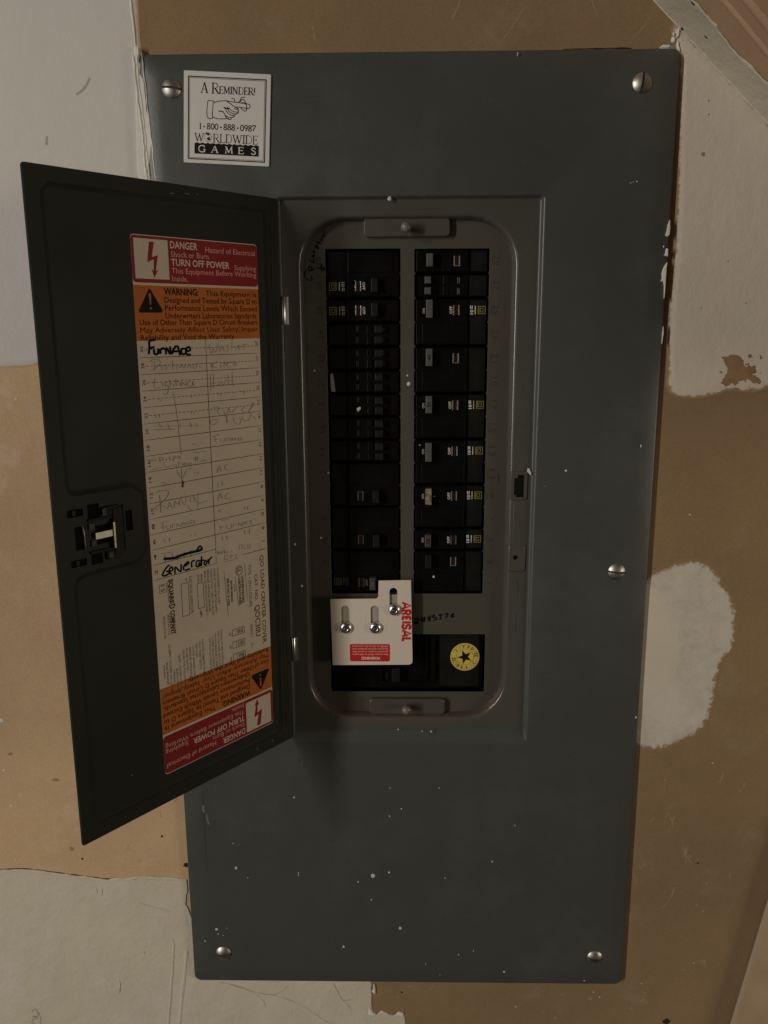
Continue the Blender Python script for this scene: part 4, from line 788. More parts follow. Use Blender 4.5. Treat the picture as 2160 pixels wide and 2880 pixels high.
def warning_block(flip):
    T = 638.3 if not flip else LBm + .5
    sg = -1 if not flip else 1
    def X(a): return a if not flip else LWD - a
    def Zz(d): return T + sg * d
    rot = 180 if flip else 0
    def box(mb, t, a0, a1, d0, d1, h, bold=0.0):
        x0, x1 = sorted((X(a0), X(a1))); z0, z1 = sorted((Zz(d0), Zz(d1)))
        put_text(mb, lf, t, x0, x1, z0, z1, SH + h, bold=bold, rot=rot)
    def rect(a0, a1, d0, d1):
        x0, x1 = sorted((X(a0), X(a1))); z0, z1 = sorted((Zz(d0), Zz(d1))); return x0, x1, z0, z1
    x0, x1, z0, z1 = rect(.05, LWD - .05, 0, 29.3); band("danger_band", x0, x1, z0, z1, M['lred'], r=2.4)
    x0, x1, z0, z1 = rect(.05, LWD - .05, 30.9, 66.2); band("warning_band", x0, x1, z0, z1, M['lorange'])
    x0, x1, z0, z1 = rect(2.2, 27.5, 1.8, 26.8); band("symbol_square", x0, x1, z0, z1, M['label'], .06)
    bolt = [(13.5, 3.5), (17.2, 3.5), (15.0, 13.0), (19.6, 11.6), (17.4, 21.6), (19.2, 21.0), (16.0, 26.0), (14.2, 20.6), (15.8, 21.4), (16.2, 14.4), (11.4, 16.4)]
    lt_poly([(X(a), Zz(d)) for a, d in bolt], M['lred'], "lightning_bolt", .10)
    tri = [(11.2, 33.2), (12.4, 33.2), (20.8, 46.6), (20.2, 48.2), (3.4, 48.2), (2.8, 46.8)]
    lt_poly([(X(a), Zz(d)) for a, d in tri], M['ink'], "warning_triangle", .06)
    ex = [(10.9, 36.2), (11.8, 35.7), (12.7, 36.2), (12.3, 43.2), (11.4, 43.2)]
    q = MB(); q.sheet(lf, [(X(a), Zz(d)) for a, d in ex], SH + .1); q.blob(lf, X(11.9), Zz(45.4), .75, .75, SH + .08, .02, 8, 0); q.build("exclamation_mark", M['lorange'], dirc)
    b1 = MB(); b2 = MB()
    box(b1, "DANGER", 29.3, 51, 6.6, 2.0, .1, .012); box(b2, "Hazard of Electrical", 57.5, 101, 7.6, 3.9, .1)
    box(b2, "Shock or Burn.", 29.5, 61, 12.0, 8.3, .1); box(b1, "TURN OFF POWER", 29.5, 77.5, 17.6, 13.2, .1, .012)
    box(b2, "Supplying", 82, 101.5, 18.2, 14.6, .1); box(b2, "This Equipment Before Working", 29.5, 101.5, 22.6, 19.0, .1); box(b2, "Inside.", 29.5, 42, 27.6, 24.0, .1)
    b1.build("lettering", M['lprint_w'], dirc); b2.build("lettering", M['lprint_r'], dirc)
    b3 = MB(); box(b3, "WARNING:", 22.5, 50, 36.6, 32.2, .1, .03); b4 = MB()
    box(b4, "This Equipment is", 56, 101, 36.6, 32.9, .1, .008)
    for i, t_ in enumerate(RW): box(b4, t_, 22.7, 101.3, 41.7 + i * 5.1, 37.9 + i * 5.1, .1, .008)
    for i, t_ in enumerate(RW2): box(b4, t_, 3, 101.3 if i < 2 else 80, 56.2 + i * 4.9, 52.6 + i * 4.9, .1, 0 if i == 1 else .008)
    b3.build("lettering", M['ink'], dirc); b4.build("lettering", M['brownink'], dirc)
warning_block(False); warning_block(True)
# table rules (the traced corners follow the sag, so heights are un-sagged here)
def Y(k): return 572.1 - 10.82 * k          # row line k on the label's right side
b = MB()
for k in range(0, 15):
    z = Y(k)
    if k: b.ribbon(lf, [(1.2, z), (LWD - 1.2 if k < 14 else 54, z)], .42, SH + .05 + .004 * k)
    if k < 5:
        x = 5.5
        while x < LWD - 5:
            b.ribbon(lf, [(x, z - 5.6), (x + 2.1, z - 5.6)], .38, SH + .05, taper=False); x += 3.3
b.ribbon(lf, [(1.2, Y(15)), (54, Y(15))], .42, SH + .05)
b.ribbon(lf, [(54, Y(0)), (54, Y(15) - .5)], .42, SH + .12)
b.ribbon(lf, [(78, Y(15) + 1.0), (LWD - 1.2, Y(15) + 1.0)], .42, SH + .05)
b.build("table_rules", M['line'], dirc)
b = MB()
for k in range(15):
    z = Y(k) - 5.4
    put_text(b, lf, str(30 - 2 * k), 2.1, 4.3, z - 1.9, z + 1.9, SH + .05, rot=90, bold=.01)
    put_text(b, lf, str(29 - 2 * k), LWD - 4.4, LWD - 2.2, z - 1.6 + 2, z + 1.6 + 2, SH + .05, rot=270, bold=.01)
b.build("lettering", M['line'], dirc)
class TF:                                    # frame for strokes traced on the door (u from the hinge, z)
    def __call__(s, a, c, h=0.0): return FLB(a, dz(a, c), LH + h)
tf = TF()
b = MB(); b.strokes(tf, D['marker'][0], 1.55, SH + .2, jit=.08, taper=False); b.build("marker_writing", M['marker'], dirc)
b = MB(); b.strokes(tf, D['marker'][1], 1.3, SH + .2, jit=.08, taper=False)
b.ribbon(tf, D['marker'][1][0], 1.9, SH + .42, taper=False)
b.build("marker_writing", M['marker'], dirc)
for i, L in enumerate(D['pencil']):
    b = MB(); b.strokes(tf, L, .42, SH + .15, jit=.35); b.build("pencil_writing", M['pencil'], dirc)
b = MB(); b.ribbon(tf, [(95.0, 473.2), (94.6, 471), (95.5, 468.4)], 1.3, SH + .4, jit=.5); b.build("ink_smudge", M['pencil_dark'], dirc)
# lower block: text running down the label
b = MB(); bf = MB(); bb = MB()
def dtext(mb, t, u0, u1, z1, z0, bold=0.0, h=.05):
    """runs downwards: u0..u1 across (letters' foot to head), z1 top to z0 bottom, all as traced on the door"""
    a0, a1 = sorted((123.6 - u0, 123.6 - u1)); um = (u0 + u1) / 2
    put_text(mb, lf, t, a0, a1, dz(um, z0), dz(um, z1), SH + h, rot=270, bold=bold)
dtext(bb, "QO LOAD CENTER COVER", 28.3, 24.6, 405.6, 333.0, .012)
dtext(bb, "CAT. NO.", 34.6, 31.6, 391.5, 370.0, .01); dtext(bb, "QOC30U", 35.2, 30.2, 366.5, 340.5, .012)
dtext(bb, "TYPE 1 ENCLOSURE", 40.4, 37.6, 400.5, 366.5); dtext(bb, "SERIES", 40.4, 38.0, 352.5, 341.5); dtext(bb, "G1", 40.4, 38.0, 336.8, 333)
dtext(bb, "SQUARE", 111.0, 107.6, 404.5, 386.5, .05); dtext(bb, "D", 111.6, 107.0, 386.0, 382.6, .04); dtext(bb, "COMPANY", 111.0, 107.6, 381.6, 363.5, .05)
dtext(bb, "UNDERWRITERS", 47.2, 45.2, 393, 371.5, .04); dtext(bb, "LABORATORIES", 50.2, 48.0, 393, 370.5, .04)
dtext(bb, "LISTED", 54.6, 53.2, 388, 382.0, .02); dtext(bb, "ENCLOSED PANELBOARD", 57.6, 56.0, 391.5, 374.5, .05); dtext(bf, "ISSUE NO. P-1053", 61.0, 59.0, 394, 372.5, .05)
b = MB()
for pts, w in (([(43.6, 403), (42.0, 372)], .4), ([(63.2, 401), (61.0, 364)], .4), ([(111.9, 404), (112.0, 388.5)], .45), ([(111.8, 380.6), (111.2, 363.5)], .45)): b.ribbon(tf, pts, w, SH + .05)
n = 28
for r in (3.6,):
    c0 = (49.2, 398.0)
    ring = lambda rr: [(123.6 - c0[0] + rr * .86 * math.cos(2 * math.pi * i / n), dz(*c0) + rr * math.sin(2 * math.pi * i / n)) for i in range(n)]
    b.loft([[lf(x, z, SH + .06) for x, z in ring(3.9)], [lf(x, z, SH + .06) for x, z in ring(3.3)]], smooth=False)
dtext(bb, "UL", 51.2, 47.6, 400.2, 396.4, .03)
b.ribbon(tf, [(53.0, 394), (50.8, 369)], .4, SH + .05)
def lbox(u0, u1, z1, z0, w=.4):
    for i, pts in enumerate((((u0, z1), (u1, z1)), ((u1, z1), (u1, z0)), ((u1, z0), (u0, z0)), ((u0, z0), (u0, z1)))): b.ribbon(tf, list(pts), w, SH + .05 + i * .004, taper=False)
lbox(118.6, 113.2, 402.0, 396.0, .35); lbox(101.0, 95.0, 398.8, 374.5); lbox(87.4, 82.2, 396.0, 377.0)
for z in (352.5, 342.6, 332.6):
    lbox(58.0, 46.5, z, z - 5.2, .45); b.ribbon(tf, [(54.5, z), (54.5, z - 5.0)], .3, SH + .07)
    for k in range(4): b.ribbon(tf, [(52.6 - k * 1.4, z - .8), (52.2 - k * 1.4, z - 4.4)], .75, SH + .09 + k * .004, jit=.4)
b.build("diagram_lines", M['line'], dirc)
dtext(bb, "15", 117.6, 114.3, 401.3, 396.7)
dtext(bf, "ON", 61, 59.4, 351, 348.4, .03); dtext(bf, "OFF", 61, 59.4, 341.0, 337.6, .03); dtext(bf, "TRIPPED", 61, 59.4, 331.5, 324.4, .03)
fine = [("ELECTRICAL INSPECTION", 94.0, 91.8, 403, 375), ("BY", 97.5, 95.6, 402, 399.4), ("MAINS", 84.2, 82.4, 402.5, 396.8), ("RATING", 87, 85.2, 402.5, 396.8), ("AMPS.", 86.4, 84.2, 375.6, 369.5),
        ("TO DISCONNECT ALL LOAD", 69.6, 67.8, 404.5, 376.5), ("CONDUCTORS FROM THE SUPPLY", 72.6, 70.8, 404.5, 369.5), ("CONDUCTORS, TURN OFF CIRCUIT", 75.6, 73.8, 404.5, 369), ("BREAKER HANDLES MARKED", 78.4, 76.6, 404.5, 372), ("MAIN OR SERVICE DISCONNECT.", 81.0, 79.2, 404.0, 369.5),
        ("HANDLE AT MID POSITION OR", 69.0, 67.4, 356, 323), ("RED VISI-TRIP INDICATOR", 71.8, 70.2, 355, 323), ("SHOWS BREAKER IS TRIPPED.", 74.6, 73.0, 354, 323.5), ("TO RESET, MOVE HANDLE TO", 77.2, 75.6, 353, 325), ("OFF POSITION THEN ON", 79.8, 78.2, 352, 326.5),
        ("CAUTION: REMOVE TWISTOUTS", 86.2, 84.4, 353, 319.5), ("ONLY WHEN CIRCUITS", 89.0, 87.2, 352, 330), ("INSTALLED", 91.8, 90, 351, 340),
        ("CLOSE UNUSED CIRCUIT", 94.6, 93.0, 350, 321), ("BREAKER OPENINGS WITH", 97.4, 95.8, 350, 319.5), ("FILLER PLATES.", 100.2, 98.6, 350, 332), ("ORDER THE FOLLOWING", 103.0, 101.4, 350, 321),
        ("QOFP - CLOSES ONE POLE", 106.6, 105, 347, 318), ("BRANCH BREAKER", 109.2, 107.6, 337, 318.5), ("OPENING", 111.8, 110.2, 337, 327),
        ("MADE IN U.S.A.", 113.8, 112.2, 379, 363.5), ("40252-019-02", 117.4, 115.6, 379, 362), ("QOMFP - CLOSES QO-Q2 M", 114.4, 112.8, 357, 322), ("MAIN BREAKER", 117.2, 115.6, 344, 327), ("OPENING", 119.6, 118.2, 343, 333)]
for t_, u0, u1, z1, z0 in fine: dtext(bf, t_, u0, u1, z1, z0, .015)
bb.build("lettering", M['line'], dirc); bf.build("lettering", M['fine'], dirc)

# ================================================================ REMINDER MAGNET
q = D['magnet']; o_ = Vector((q[3][0], -6.1, q[3][1])); uu = Vector((q[2][0] - q[3][0], 0, q[2][1] - q[3][1])); vv = Vector((q[0][0] - q[3][0], 0, q[0][1] - q[3][1]))
MW, MH = D['mag_size']; uu = uu.normalized(); vv = (Vector((q[0][0], 0, q[0][1])) - Vector((q[3][0], 0, q[3][1])))
MW = (Vector(q[2]) - Vector(q[3])).length; MH = vv.length; vv.normalize()
FM = Frame(o_, uu, vv, (0, -1, 0))
mag = thing("fridge_magnet", (q[3][0] + 31, -5, q[3][1]), "square white reminder magnet with pointing hand drawing beside the upper left screw", "magnet")
b = MB(); b.sheet(FM, rrect(0, MW, 0, MH, .6, 3), 0, thick=1.0, bevel=.12); b.build("sheet", M['magwhite'], mag)
T = D['mag_text']
b = MB(); h = .04
def ring4(x0, x1, z0, z1, w, h):
    o1 = [(x0, z0), (x1, z0), (x1, z1), (x0, z1)]; o2 = [(x0 + w, z0 + w), (x1 - w, z0 + w), (x1 - w, z1 - w), (x0 + w, z1 - w)]
    b.loft([[FM(a, c, h) for a, c in o1], [FM(a, c, h) for a, c in o2]], smooth=False)
ring4(3.0, 59.6, 2.4, 58.4, .75, h); ring4(4.15, 58.45, 3.5, 57.3, .3, h)
blk = []
x0, x1, z1, z0 = 7.9, 54.9, 13.8, 6.4
pts = [(x0, z0), (x1, z0), (x1, z1 - .2)]
n = 24
for i in range(n + 1):
    x = x1 - (x1 - x0) * i / n; pts.append((x - (.01 if i == 0 else 0), z1 + (.35 if i % 2 else -.35)))
b.sheet(FM, pts, h)
b.build("printed_border", M['ink'], mag)
# serif capitals, drawn as stems, hairlines and serifs on a 1 x 1 cell
GL = {
 'A': (1.0, [[(.08, 0), (.48, 1)], 0, [(.48, 1), (.86, 0)], 1, [(.25, .35), (.70, .35)], 0, [(-.02, 0), (.22, 0)], 0, [(.68, 0), (1.0, 0)], 0]),
 'R': (.95, [[(.18, 0), (.18, 1)], 1, [(.18, .97), (.5, .98), (.72, .88), (.72, .62), (.5, .5), (.18, .5)], 0, [(.45, .5), (.82, .05), (.98, 0)], 1, [(.02, 0), (.36, 0)], 0, [(.02, 1), (.2, 1)], 0]),
 'E': (.8, [[(.18, 0), (.18, 1)], 1, [(.02, 1), (.72, 1), (.74, .82)], 0, [(.18, .52), (.58, .52)], 0, [(.58, .64), (.58, .40)], 0, [(.02, 0), (.74, 0), (.80, .22)], 0]),
 'M': (1.2, [[(.16, 0), (.2, 1)], 0, [(.2, 1), (.58, .08)], 1, [(.58, .08), (.96, 1)], 0, [(.96, 1), (1.02, 0)], 1, [(.02, 0), (.3, 0)], 0, [(.88, 0), (1.16, 0)], 0, [(.08, 1), (.22, 1)], 0, [(.95, 1), (1.1, 1)], 0]),
 'I': (.4, [[(.2, 0), (.2, 1)], 1, [(.04, 0), (.36, 0)], 0, [(.04, 1), (.36, 1)], 0]),
 'N': (1.05, [[(.16, 0), (.16, 1)], 0, [(.16, 1), (.84, .02)], 1, [(.84, 0), (.84, 1)], 0, [(.02, 0), (.3, 0)], 0, [(.0, 1), (.2, 1)], 0, [(.7, 1), (.98, 1)], 0]),
 'D': (1.0, [[(.18, 0), (.18, 1)], 1, [(.02, 1), (.45, 1), (.78, .85), (.9, .5), (.78, .15), (.45, 0), (.02, 0)], 0]),
 'W': (1.4, [[(.12, 1), (.42, 0)], 1, [(.42, 0), (.70, .9)], 0, [(.66, 1), (.96, 0)], 1, [(.96, 0), (1.26, 1)], 0, [(0, 1), (.28, 1)], 0, [(1.12, 1), (1.4, 1)], 0]),
 'L': (.8, [[(.18, 0), (.18, 1)], 1, [(.02, 0), (.72, 0), (.78, .22)], 0, [(.02, 1), (.36, 1)], 0]),
 'G': (1.0, [[(.82, .78), (.7, .97), (.48, 1), (.2, .85), (.1, .5), (.2, .15), (.48, 0), (.72, .03), (.86, .12)], .6, [(.84, 0), (.84, .42)], 1, [(.66, .42), (.98, .42)], 0, [(.84, 1), (.84, .74)], 0]),
 'S': (.7, [[(.58, .78), (.5, .95), (.34, 1), (.14, .9), (.12, .70), (.34, .54), (.56, .38), (.58, .15), (.38, 0), (.16, .03), (.08, .22)], .7]),
 '!': (.35, [[(.17, 1), (.17, .3)], 1, [(.17, .1), (.17, 0)], 1.2]),
 '1': (.4, [[(.2, 0), (.2, 1), (.08, .88)], .8, [(.06, 0), (.34, 0)], 0]),
 '8': (.6, [[(.3, .52), (.12, .68), (.14, .9), (.3, 1), (.46, .9), (.48, .68), (.3, .52), (.1, .32), (.1, .1), (.3, 0), (.5, .1), (.5, .32), (.3, .52)], .5]),
 '0': (.6, [[(.3, 1), (.12, .82), (.08, .5), (.12, .18), (.3, 0), (.48, .18), (.52, .5), (.48, .82), (.3, 1)], .55]),
 '9': (.6, [[(.5, .66), (.34, .46), (.14, .52), (.1, .78), (.28, 1), (.48, .9), (.5, .6), (.4, .2), (.18, 0)], .5]),
 '7': (.6, [[(.08, .82), (.1, .98), (.54, .98), (.3, .4), (.22, 0)], .6]),
 '-': (.75, [[(.25, .42), (.5, .42)], 1.5]), ' ': (.45, [])}
def serif(mb, txt, a0, a1, z0, z1, h, thick, thin):
    tot = sum(GL[c][0] for c in txt); k = (a1 - a0) / tot; x = a0; hh = z1 - z0; i = 0
    for c in txt:
        adv, st = GL[c]
        for j in range(0, len(st), 2):
            w = thin + (thick - thin) * min(st[j + 1], 1.3)
            mb.ribbon(FM, [(x + px * k, z0 + pz * hh) for px, pz in st[j]], w, h + (i % 20) * .003, taper=False, smooth_path=len(st[j]) > 4); i += 1
        x += adv * k
b = MB()
serif(b, "A", 12.3, 17.6, 47.6, 54.4, h, 1.0, .5); serif(b, "R", 20.0, 25.4, 47.5, 54.4, h, 1.0, .5); serif(b, "EMINDER!", 25.4, 51.6, 47.6, 52.3, h, .8, .42)
serif(b, "1-800-888-0987", 11.2, 52.4, 23.4, 27.2, h, .8, .45)
serif(b, "W", 7.9, 15.0, 14.9, 20.3, h, .72, .38); serif(b, "RLDWIDE", 21.2, 54.2, 14.7, 20.3, h, .72, .38)
n = 20; c0 = (17.6, 18.0)
b.loft([[FM(c0[0] + r * math.cos(2 * math.pi * i / n), c0[1] + r * math.sin(2 * math.pi * i / n) * 1.2, h) for i in range(n)] for r in (2.7, 2.5)], smooth=False)
b.blob(FM, 17.4, 20.1, 1.7, .8, h, .01, 9, .4); b.blob(FM, 18.3, 17.0, 1.0, 1.2, h, .01, 9, .4)
b.ribbon(FM, [(55.2, 19.8), (55.5, 19.8)], .3, h)
b.build("lettering", M['ink'], mag)
b = MB()
x = 10.5
for c_, w_ in zip("GAMES", (5.6, 5.4, 6.2, 4.4, 3.8)):
    serif(b, c_, x, x + w_, 7.7, 12.1, h + .04, .85, .42); x += 9.6 if c_ != "A" else 9.9
b.build("lettering", M['magwhite'], mag)
b = MB(); b.strokes(FM, D['mag_hand'], .55, h, taper=False); b.ribbon(FM, D['mag_hand'][6], .9, h + .2); b.ribbon(FM, D['mag_hand'][5], .7, h + .21)
b.build("pointing_hand", M['ink'], mag)

# ================================================================ BREAKERS
PITCH = 18.2
class BF:
    """breaker face: x across from the centre strip, z down from its top; left breakers are turned by 180 degrees"""
    def __init__(s, side, z_top, hgt, y):
        s.side, s.zt, s.h, s.y = side, z_top, hgt, y
    def __call__(s, a, b, d=0.0):
        if s.side > 0: return Vector((198.8 + a, s.y - d, s.zt - s.h + b))
        return Vector((188.2 - a, s.y - d, s.zt - b))
BR = []
def breaker(side, slot, n, label, handle='handle', texts=True, num=None, numcol=None, tandem=False, hh=None, emboss=True, lens='lens', pr='wprint', yl='yprint', blank=False, hx=9.0):
    """a = 0..57 across; b = 0..h measured from the bottom (right column); the switching pole is the upper one"""
    H = PITCH * n; zt = 638 - slot * PITCH; xb = (227 if side > 0 else 159.5)
    t = thing("circuit_breaker", (xb, 12, zt - H / 2), label, "circuit breaker", "black circuit breakers in the two panel columns")
    f = BF(side, zt, H, 11.0)
    B = MB()
    B.box(1.2, 56.2, 0.0, -30, .9, H - .9, c=.6, fr=f)                     # case (front at depth 0)
    B.box(1.4, 41.0, 2.6, -.3, 1.3, H - 1.3, c=.5, fr=f) if not tandem else B.box(1.4, 41.0, 1.8, -.3, 1.3, H - 1.3, c=.5, fr=f)
    if n == 2:                                                             # step between the poles
        B.box(6, 40.2, 3.5, 2.5, 2.4, PITCH - 1.0, c=.4, fr=f)
    B.build("case", M['black'], t)
    B = MB(); B.box(42.0, 55.6, .35, -.1, 1.6, H - 1.6, c=.15, fr=f); B.build("end_panel", M['blacklab'], t)
    top = H - PITCH                                                        # bottom of the switching pole
    zc = top + PITCH / 2
    # trough of the handle
    if not tandem:
        B = MB(); B.box(7.5, 27.5, 3.4, 2.5, zc - 7.6, zc - 6.4, c=.2, fr=f); B.box(7.5, 27.5, 3.4, 2.5, zc + 6.2, zc + 7.4, c=.2, fr=f)
        B.box(27.5, 28.2, 3.2, 2.5, zc - 7.2, zc + 7.0, c=.1, fr=f)
        B.build("handle_guard", M['black'], t)
        h0, h1 = (zc - 5.5, zc + 5.0) if hh is None else (zc + hh[0], zc + hh[1])
        B = MB(); B.box(hx, hx + 5.0, 8.6, 2.4, h0, h1, c=.6, fr=f); B.build("handle", M[handle], t)
        if num:
            B = MB(); put_text(B, f, num, hx + 1.4, hx + 3.6, (h0 + h1) / 2 - 2.0, (h0 + h1) / 2 + 2.2, 8.68, bold=.02, rot=90); B.build("rating_number", M[numcol or 'ink'], t)
        B = MB(); B.box(30.2, 34.8, 2.72, 2.0, zc - 4.0, zc + 3.8, fr=f); B.build("indicator_window", M['lens_dark'], t)
        B = MB(); B.box(30.0, 30.9, 3.3, 2.4, zc - 3.9, zc + 3.7, c=.15, fr=f); B.box(33.9, 34.9, 3.3, 2.4, zc - 3.9, zc + 3.7, c=.15, fr=f)  # light strips painted where the window's side edges catch light
        if not texts: B.box(31.0, 33.8, 3.1, 2.4, zc - 3.9, zc - 3.4, fr=f)
        B.build("window_glint", M[lens], t)
        if texts:
            B = MB(); put_text(B, f, "OFF", 27.2 - .0, 29.3, zc - 2.8, zc + 2.8, 3.42, rot=90, bold=.012)
            if side > 0: put_text(B, f, "ON", 6.4, 8.2, zc - 2.4, zc + 1.4, 2.75, rot=90)
            put_text(B, f, "10", 43.2, 45.6, zc - 3.2, zc + .2, .42, rot=90, bold=.03)
            for q in range(2): B.ribbon(f, [(43.6 + q * 1.2, zc + .8), (43.6 + q * 1.2, zc + 3.4)], .7, .42, taper=False)
            B.ribbon(f, [(47.2, zc - 3.2), (47.2, zc + 3.2)], .55, .42, taper=False, jit=.4)
            B.build("lettering", M[pr], t)
            B = MB()
            for x0, x1, z0, z1, w in ((49.2, 55.2, zc - 3.0, zc + 3.0, .55), (50.9, 53.5, zc - 1.6, zc + 1.6, .5)):
                o1 = [(x0, z0), (x1, z0), (x1, z1), (x0, z1)]; o2 = inset(o1, w)
                B.loft([[f(a, c, .42) for a, c in o1], [f(a, c, .42) for a, c in o2]], smooth=False)
            B.ribbon(f, [(50.2, zc - 1.9), (50.2, zc + 1.9)], .45, .44, taper=False)
            B.build("maker_emblem", M[yl], t)
        elif emboss:
            B = MB(); o1 = [(46, zc - 4), (53, zc - 4), (53, zc + 4), (46, zc + 4)]
            B.loft([[f(a, c, .5) for a, c in o1], [f(a, c, .5) for a, c in inset(o1, .5)]], smooth=False)
            B.build("stamped_frame", M['latchpl'], t)
    else:
        for q, (c0, c1) in enumerate(((1.8, 8.4), (9.8, 16.4))):
            B = MB(); B.box(7.8, 12.6, 7.6, 1.7, c0 + .6, c1 - .8, c=.5, fr=f) if side > 0 else B.box(14.0, 20.0, 7.0, 1.7, c0 + .5, c1 - .5, c=.5, fr=f)
            B.build("handle", M[handle], t)
            B = MB(); B.box(33.0, 33.6, 2.3, 1.6, c0 + .9, c0 + 5.3, fr=f); B.box(34.3, 34.7, 2.3, 1.6, c0 + .9, c0 + 5.3, fr=f)
            B.build("indicator_window", M[lens], t)
            B = MB(); B.box(22, 26.2, 2.6, 1.7, c0, c1, c=.4, fr=f); B.build("handle_guard", M['black'], t)
            if num:
                B = MB(); put_text(B, f, num, 12.6, 14.8, c0 + 1.4, c0 + 4.8, 7.08 if side > 0 else 1.9, rot=90, bold=.01)
                B.build("rating_number", M['dprint'], t)
        B = MB(); B.box(1.5, 55.5, 1.95, 1.7, 8.9, 9.2, fr=f) if False else B.box(2, 40.5, 2.1, 1.6, 8.85, 9.25, fr=f); B.build("pole_seam", M['black'], t)
    BR.append(t); return t
breaker(1, 0, 1, "top breaker of the right column, blank face and glinting window", texts=False, hh=(-4.6, 5.0), emboss=False, lens='lens')
breaker(1, 1, 1, "right column tandem breaker with two small gray tips beside number 27", tandem=True)
breaker(1, 2, 2, "right column double breaker with OFF lettering and pale handle beside number 25", hh=(-6.0, 7.6))
breaker(1, 4, 2, "double breaker marked 40 on its handle in the right column", texts=False, num="40", hh=(-6.0, 7.4), emboss=False)
breaker(1, 6, 2, "double breaker marked 30 beside numbers 17 and 15 with dark gray handle", num="30", hh=(-6.0, 7.4), handle='handle')
breaker(1, 8, 2, "double breaker with a white paint dot beside numbers 13 and 11", hh=(-8.0, 7.0))
breaker(1, 10, 2, "double breaker with paint-smeared tan handle beside numbers 9 and 7", handle='handle_tan', hh=(-6.4, 6.6), hx=9.2)
breaker(1, 12, 1, "single breaker with soiled brown handle beside number 5", handle='handle_brown', num="15", numcol='ink', hh=(-5.2, 5.4), lens='handle')
breaker(1, 13, 2, "bottom double breaker of the right column, unlettered beside number 3", handle='handle_dark', texts=False, num="15", hh=(-5.0, 6.8), emboss=False, hx=9.4)
breaker(-1, 0, 2, "top double breaker of the left column below the handwritten arrow", handle='handle_dark', hx=17.5)
breaker(-1, 2, 1, "single breaker marked OFF, second from the top of the left column", handle='handle_dark', hx=17.5)
breaker(-1, 3, 1, "third breaker down the left column, a tandem marked 20 twice", tandem=True, num="20", handle='handle_dark', lens='lens_dim')
breaker(-1, 4, 1, "fourth breaker down the left column, a tandem marked 15 twice", tandem=True, num="15", handle='handle_dark', lens='lens_dim')
breaker(-1, 5, 1, "left tandem breaker with a white streak on its edge", tandem=True, handle='handle_dark', lens='lens_dim')
breaker(-1, 6, 1, "left tandem breaker with a white paint blob on its window", tandem=True, handle='handle_dark', lens='lens_dim')
breaker(-1, 7, 1, "unmarked tandem breaker just below the one with the paint blob", tandem=True, handle='handle_dark', lens='lens_dim')
breaker(-1, 8, 1, "lowest tandem breaker of the left column, above the double ones", tandem=True, handle='handle_dark', lens='lens_dim')
breaker(-1, 9, 2, "unlettered double breaker with reddish window in the left column, below the tandems", handle='handle_dark', texts=False, lens='handle', hx=17.5)
breaker(-1, 11, 2, "unlettered double breaker just above the lettered bottom one in the left column", handle='handle_dark', texts=False, lens='handle_brown', hx=17.5)
breaker(-1, 13, 2, "bottom double breaker of the left column marked 30 above the white plate", handle='handle_brown', num="30", numcol='dprint', lens='handle_brown', pr='dprint', yl='ysoft', hx=20.5)
# paint on individual breakers
def onb(k, name, fn, m_):
    b_ = MB(); fn(b_); b_.build(name, m_, BR[k])
sp = D['breaker_specks']
onb(14, "paint_blob", lambda q: (q.blob(wallframe(8.6), sp[0][0][0], sp[0][0][1], 1.2, 1.7, 0, .4), q.blob(wallframe(8.6), sp[0][0][0] + 1.4, sp[0][0][1] + .9, .7, 1.2, 0, .4)), M['splat'])
onb(5, "paint_blob", lambda q: q.blob(wallframe(8.3), 203.6, sp[2][0][1], .6, .6, 0, .3), M['splat'])
onb(6, "paint_blob", lambda q: q.blob(wallframe(8.3), 215.3, sp[3][0][1], .5, .5, 0, .3), M['splat'])
onb(8, "paint_blob", lambda q: q.blob(wallframe(7.4), sp[4][0][0], sp[4][0][1], .95, 1.1, 0, .4), M['splat'])
wx = [p[0] for p in D['white_streak']]; dx = max(0, 132.8 - min(wx))
onb(13, "white_streak", lambda q: q.sheet(wallframe(10.5), [(x + dx, min(max(z, 530.4), 545.4)) for x, z in D['white_streak']], 0, thick=.1), M['tape'])

# main breaker in its own opening
mainb = thing("main_breaker", (194, 12, 280), "wide black main breaker in the lower opening behind the white plate", "circuit breaker")
b = MB(); f11 = wallframe(11)
b.box(130.5, 257.5, 0, -40, 279.5, 328, c=.7, fr=f11)
for x0, x1, z0, z1 in ((173, 216, 284.6, 286.2), (214.6, 217.5, 286.4, 328), (171.2, 173.0, 284.6, 300)): b.box(x0, x1, 2.2, -.2, z0, z1, c=.4, fr=f11)
b.box(199, 210.5, 1.6, -.2, 289.0, 290.2, c=.3, fr=f11); b.box(209.4, 211, 1.7, -.2, 290.3, 328, c=.3, fr=f11)
b.build("case", M['black'], mainb)
b = MB(); b.box(180.5, 187.5, 7.0, -.1, 287.6, 300, c=.8, fr=f11); b.build("handle", M['handle_dark'], mainb)
b = MB(); b.box(221.5, 254.5, .35, -.1, 281.5, 327.6, c=.2, fr=f11); b.build("end_panel", M['blacklab'], mainb)
b = MB(); b.box(173.5, 178, .5, -.1, 287.5, 294, c=.2, fr=f11); b.build("side_mark", M['blacklab'], mainb)

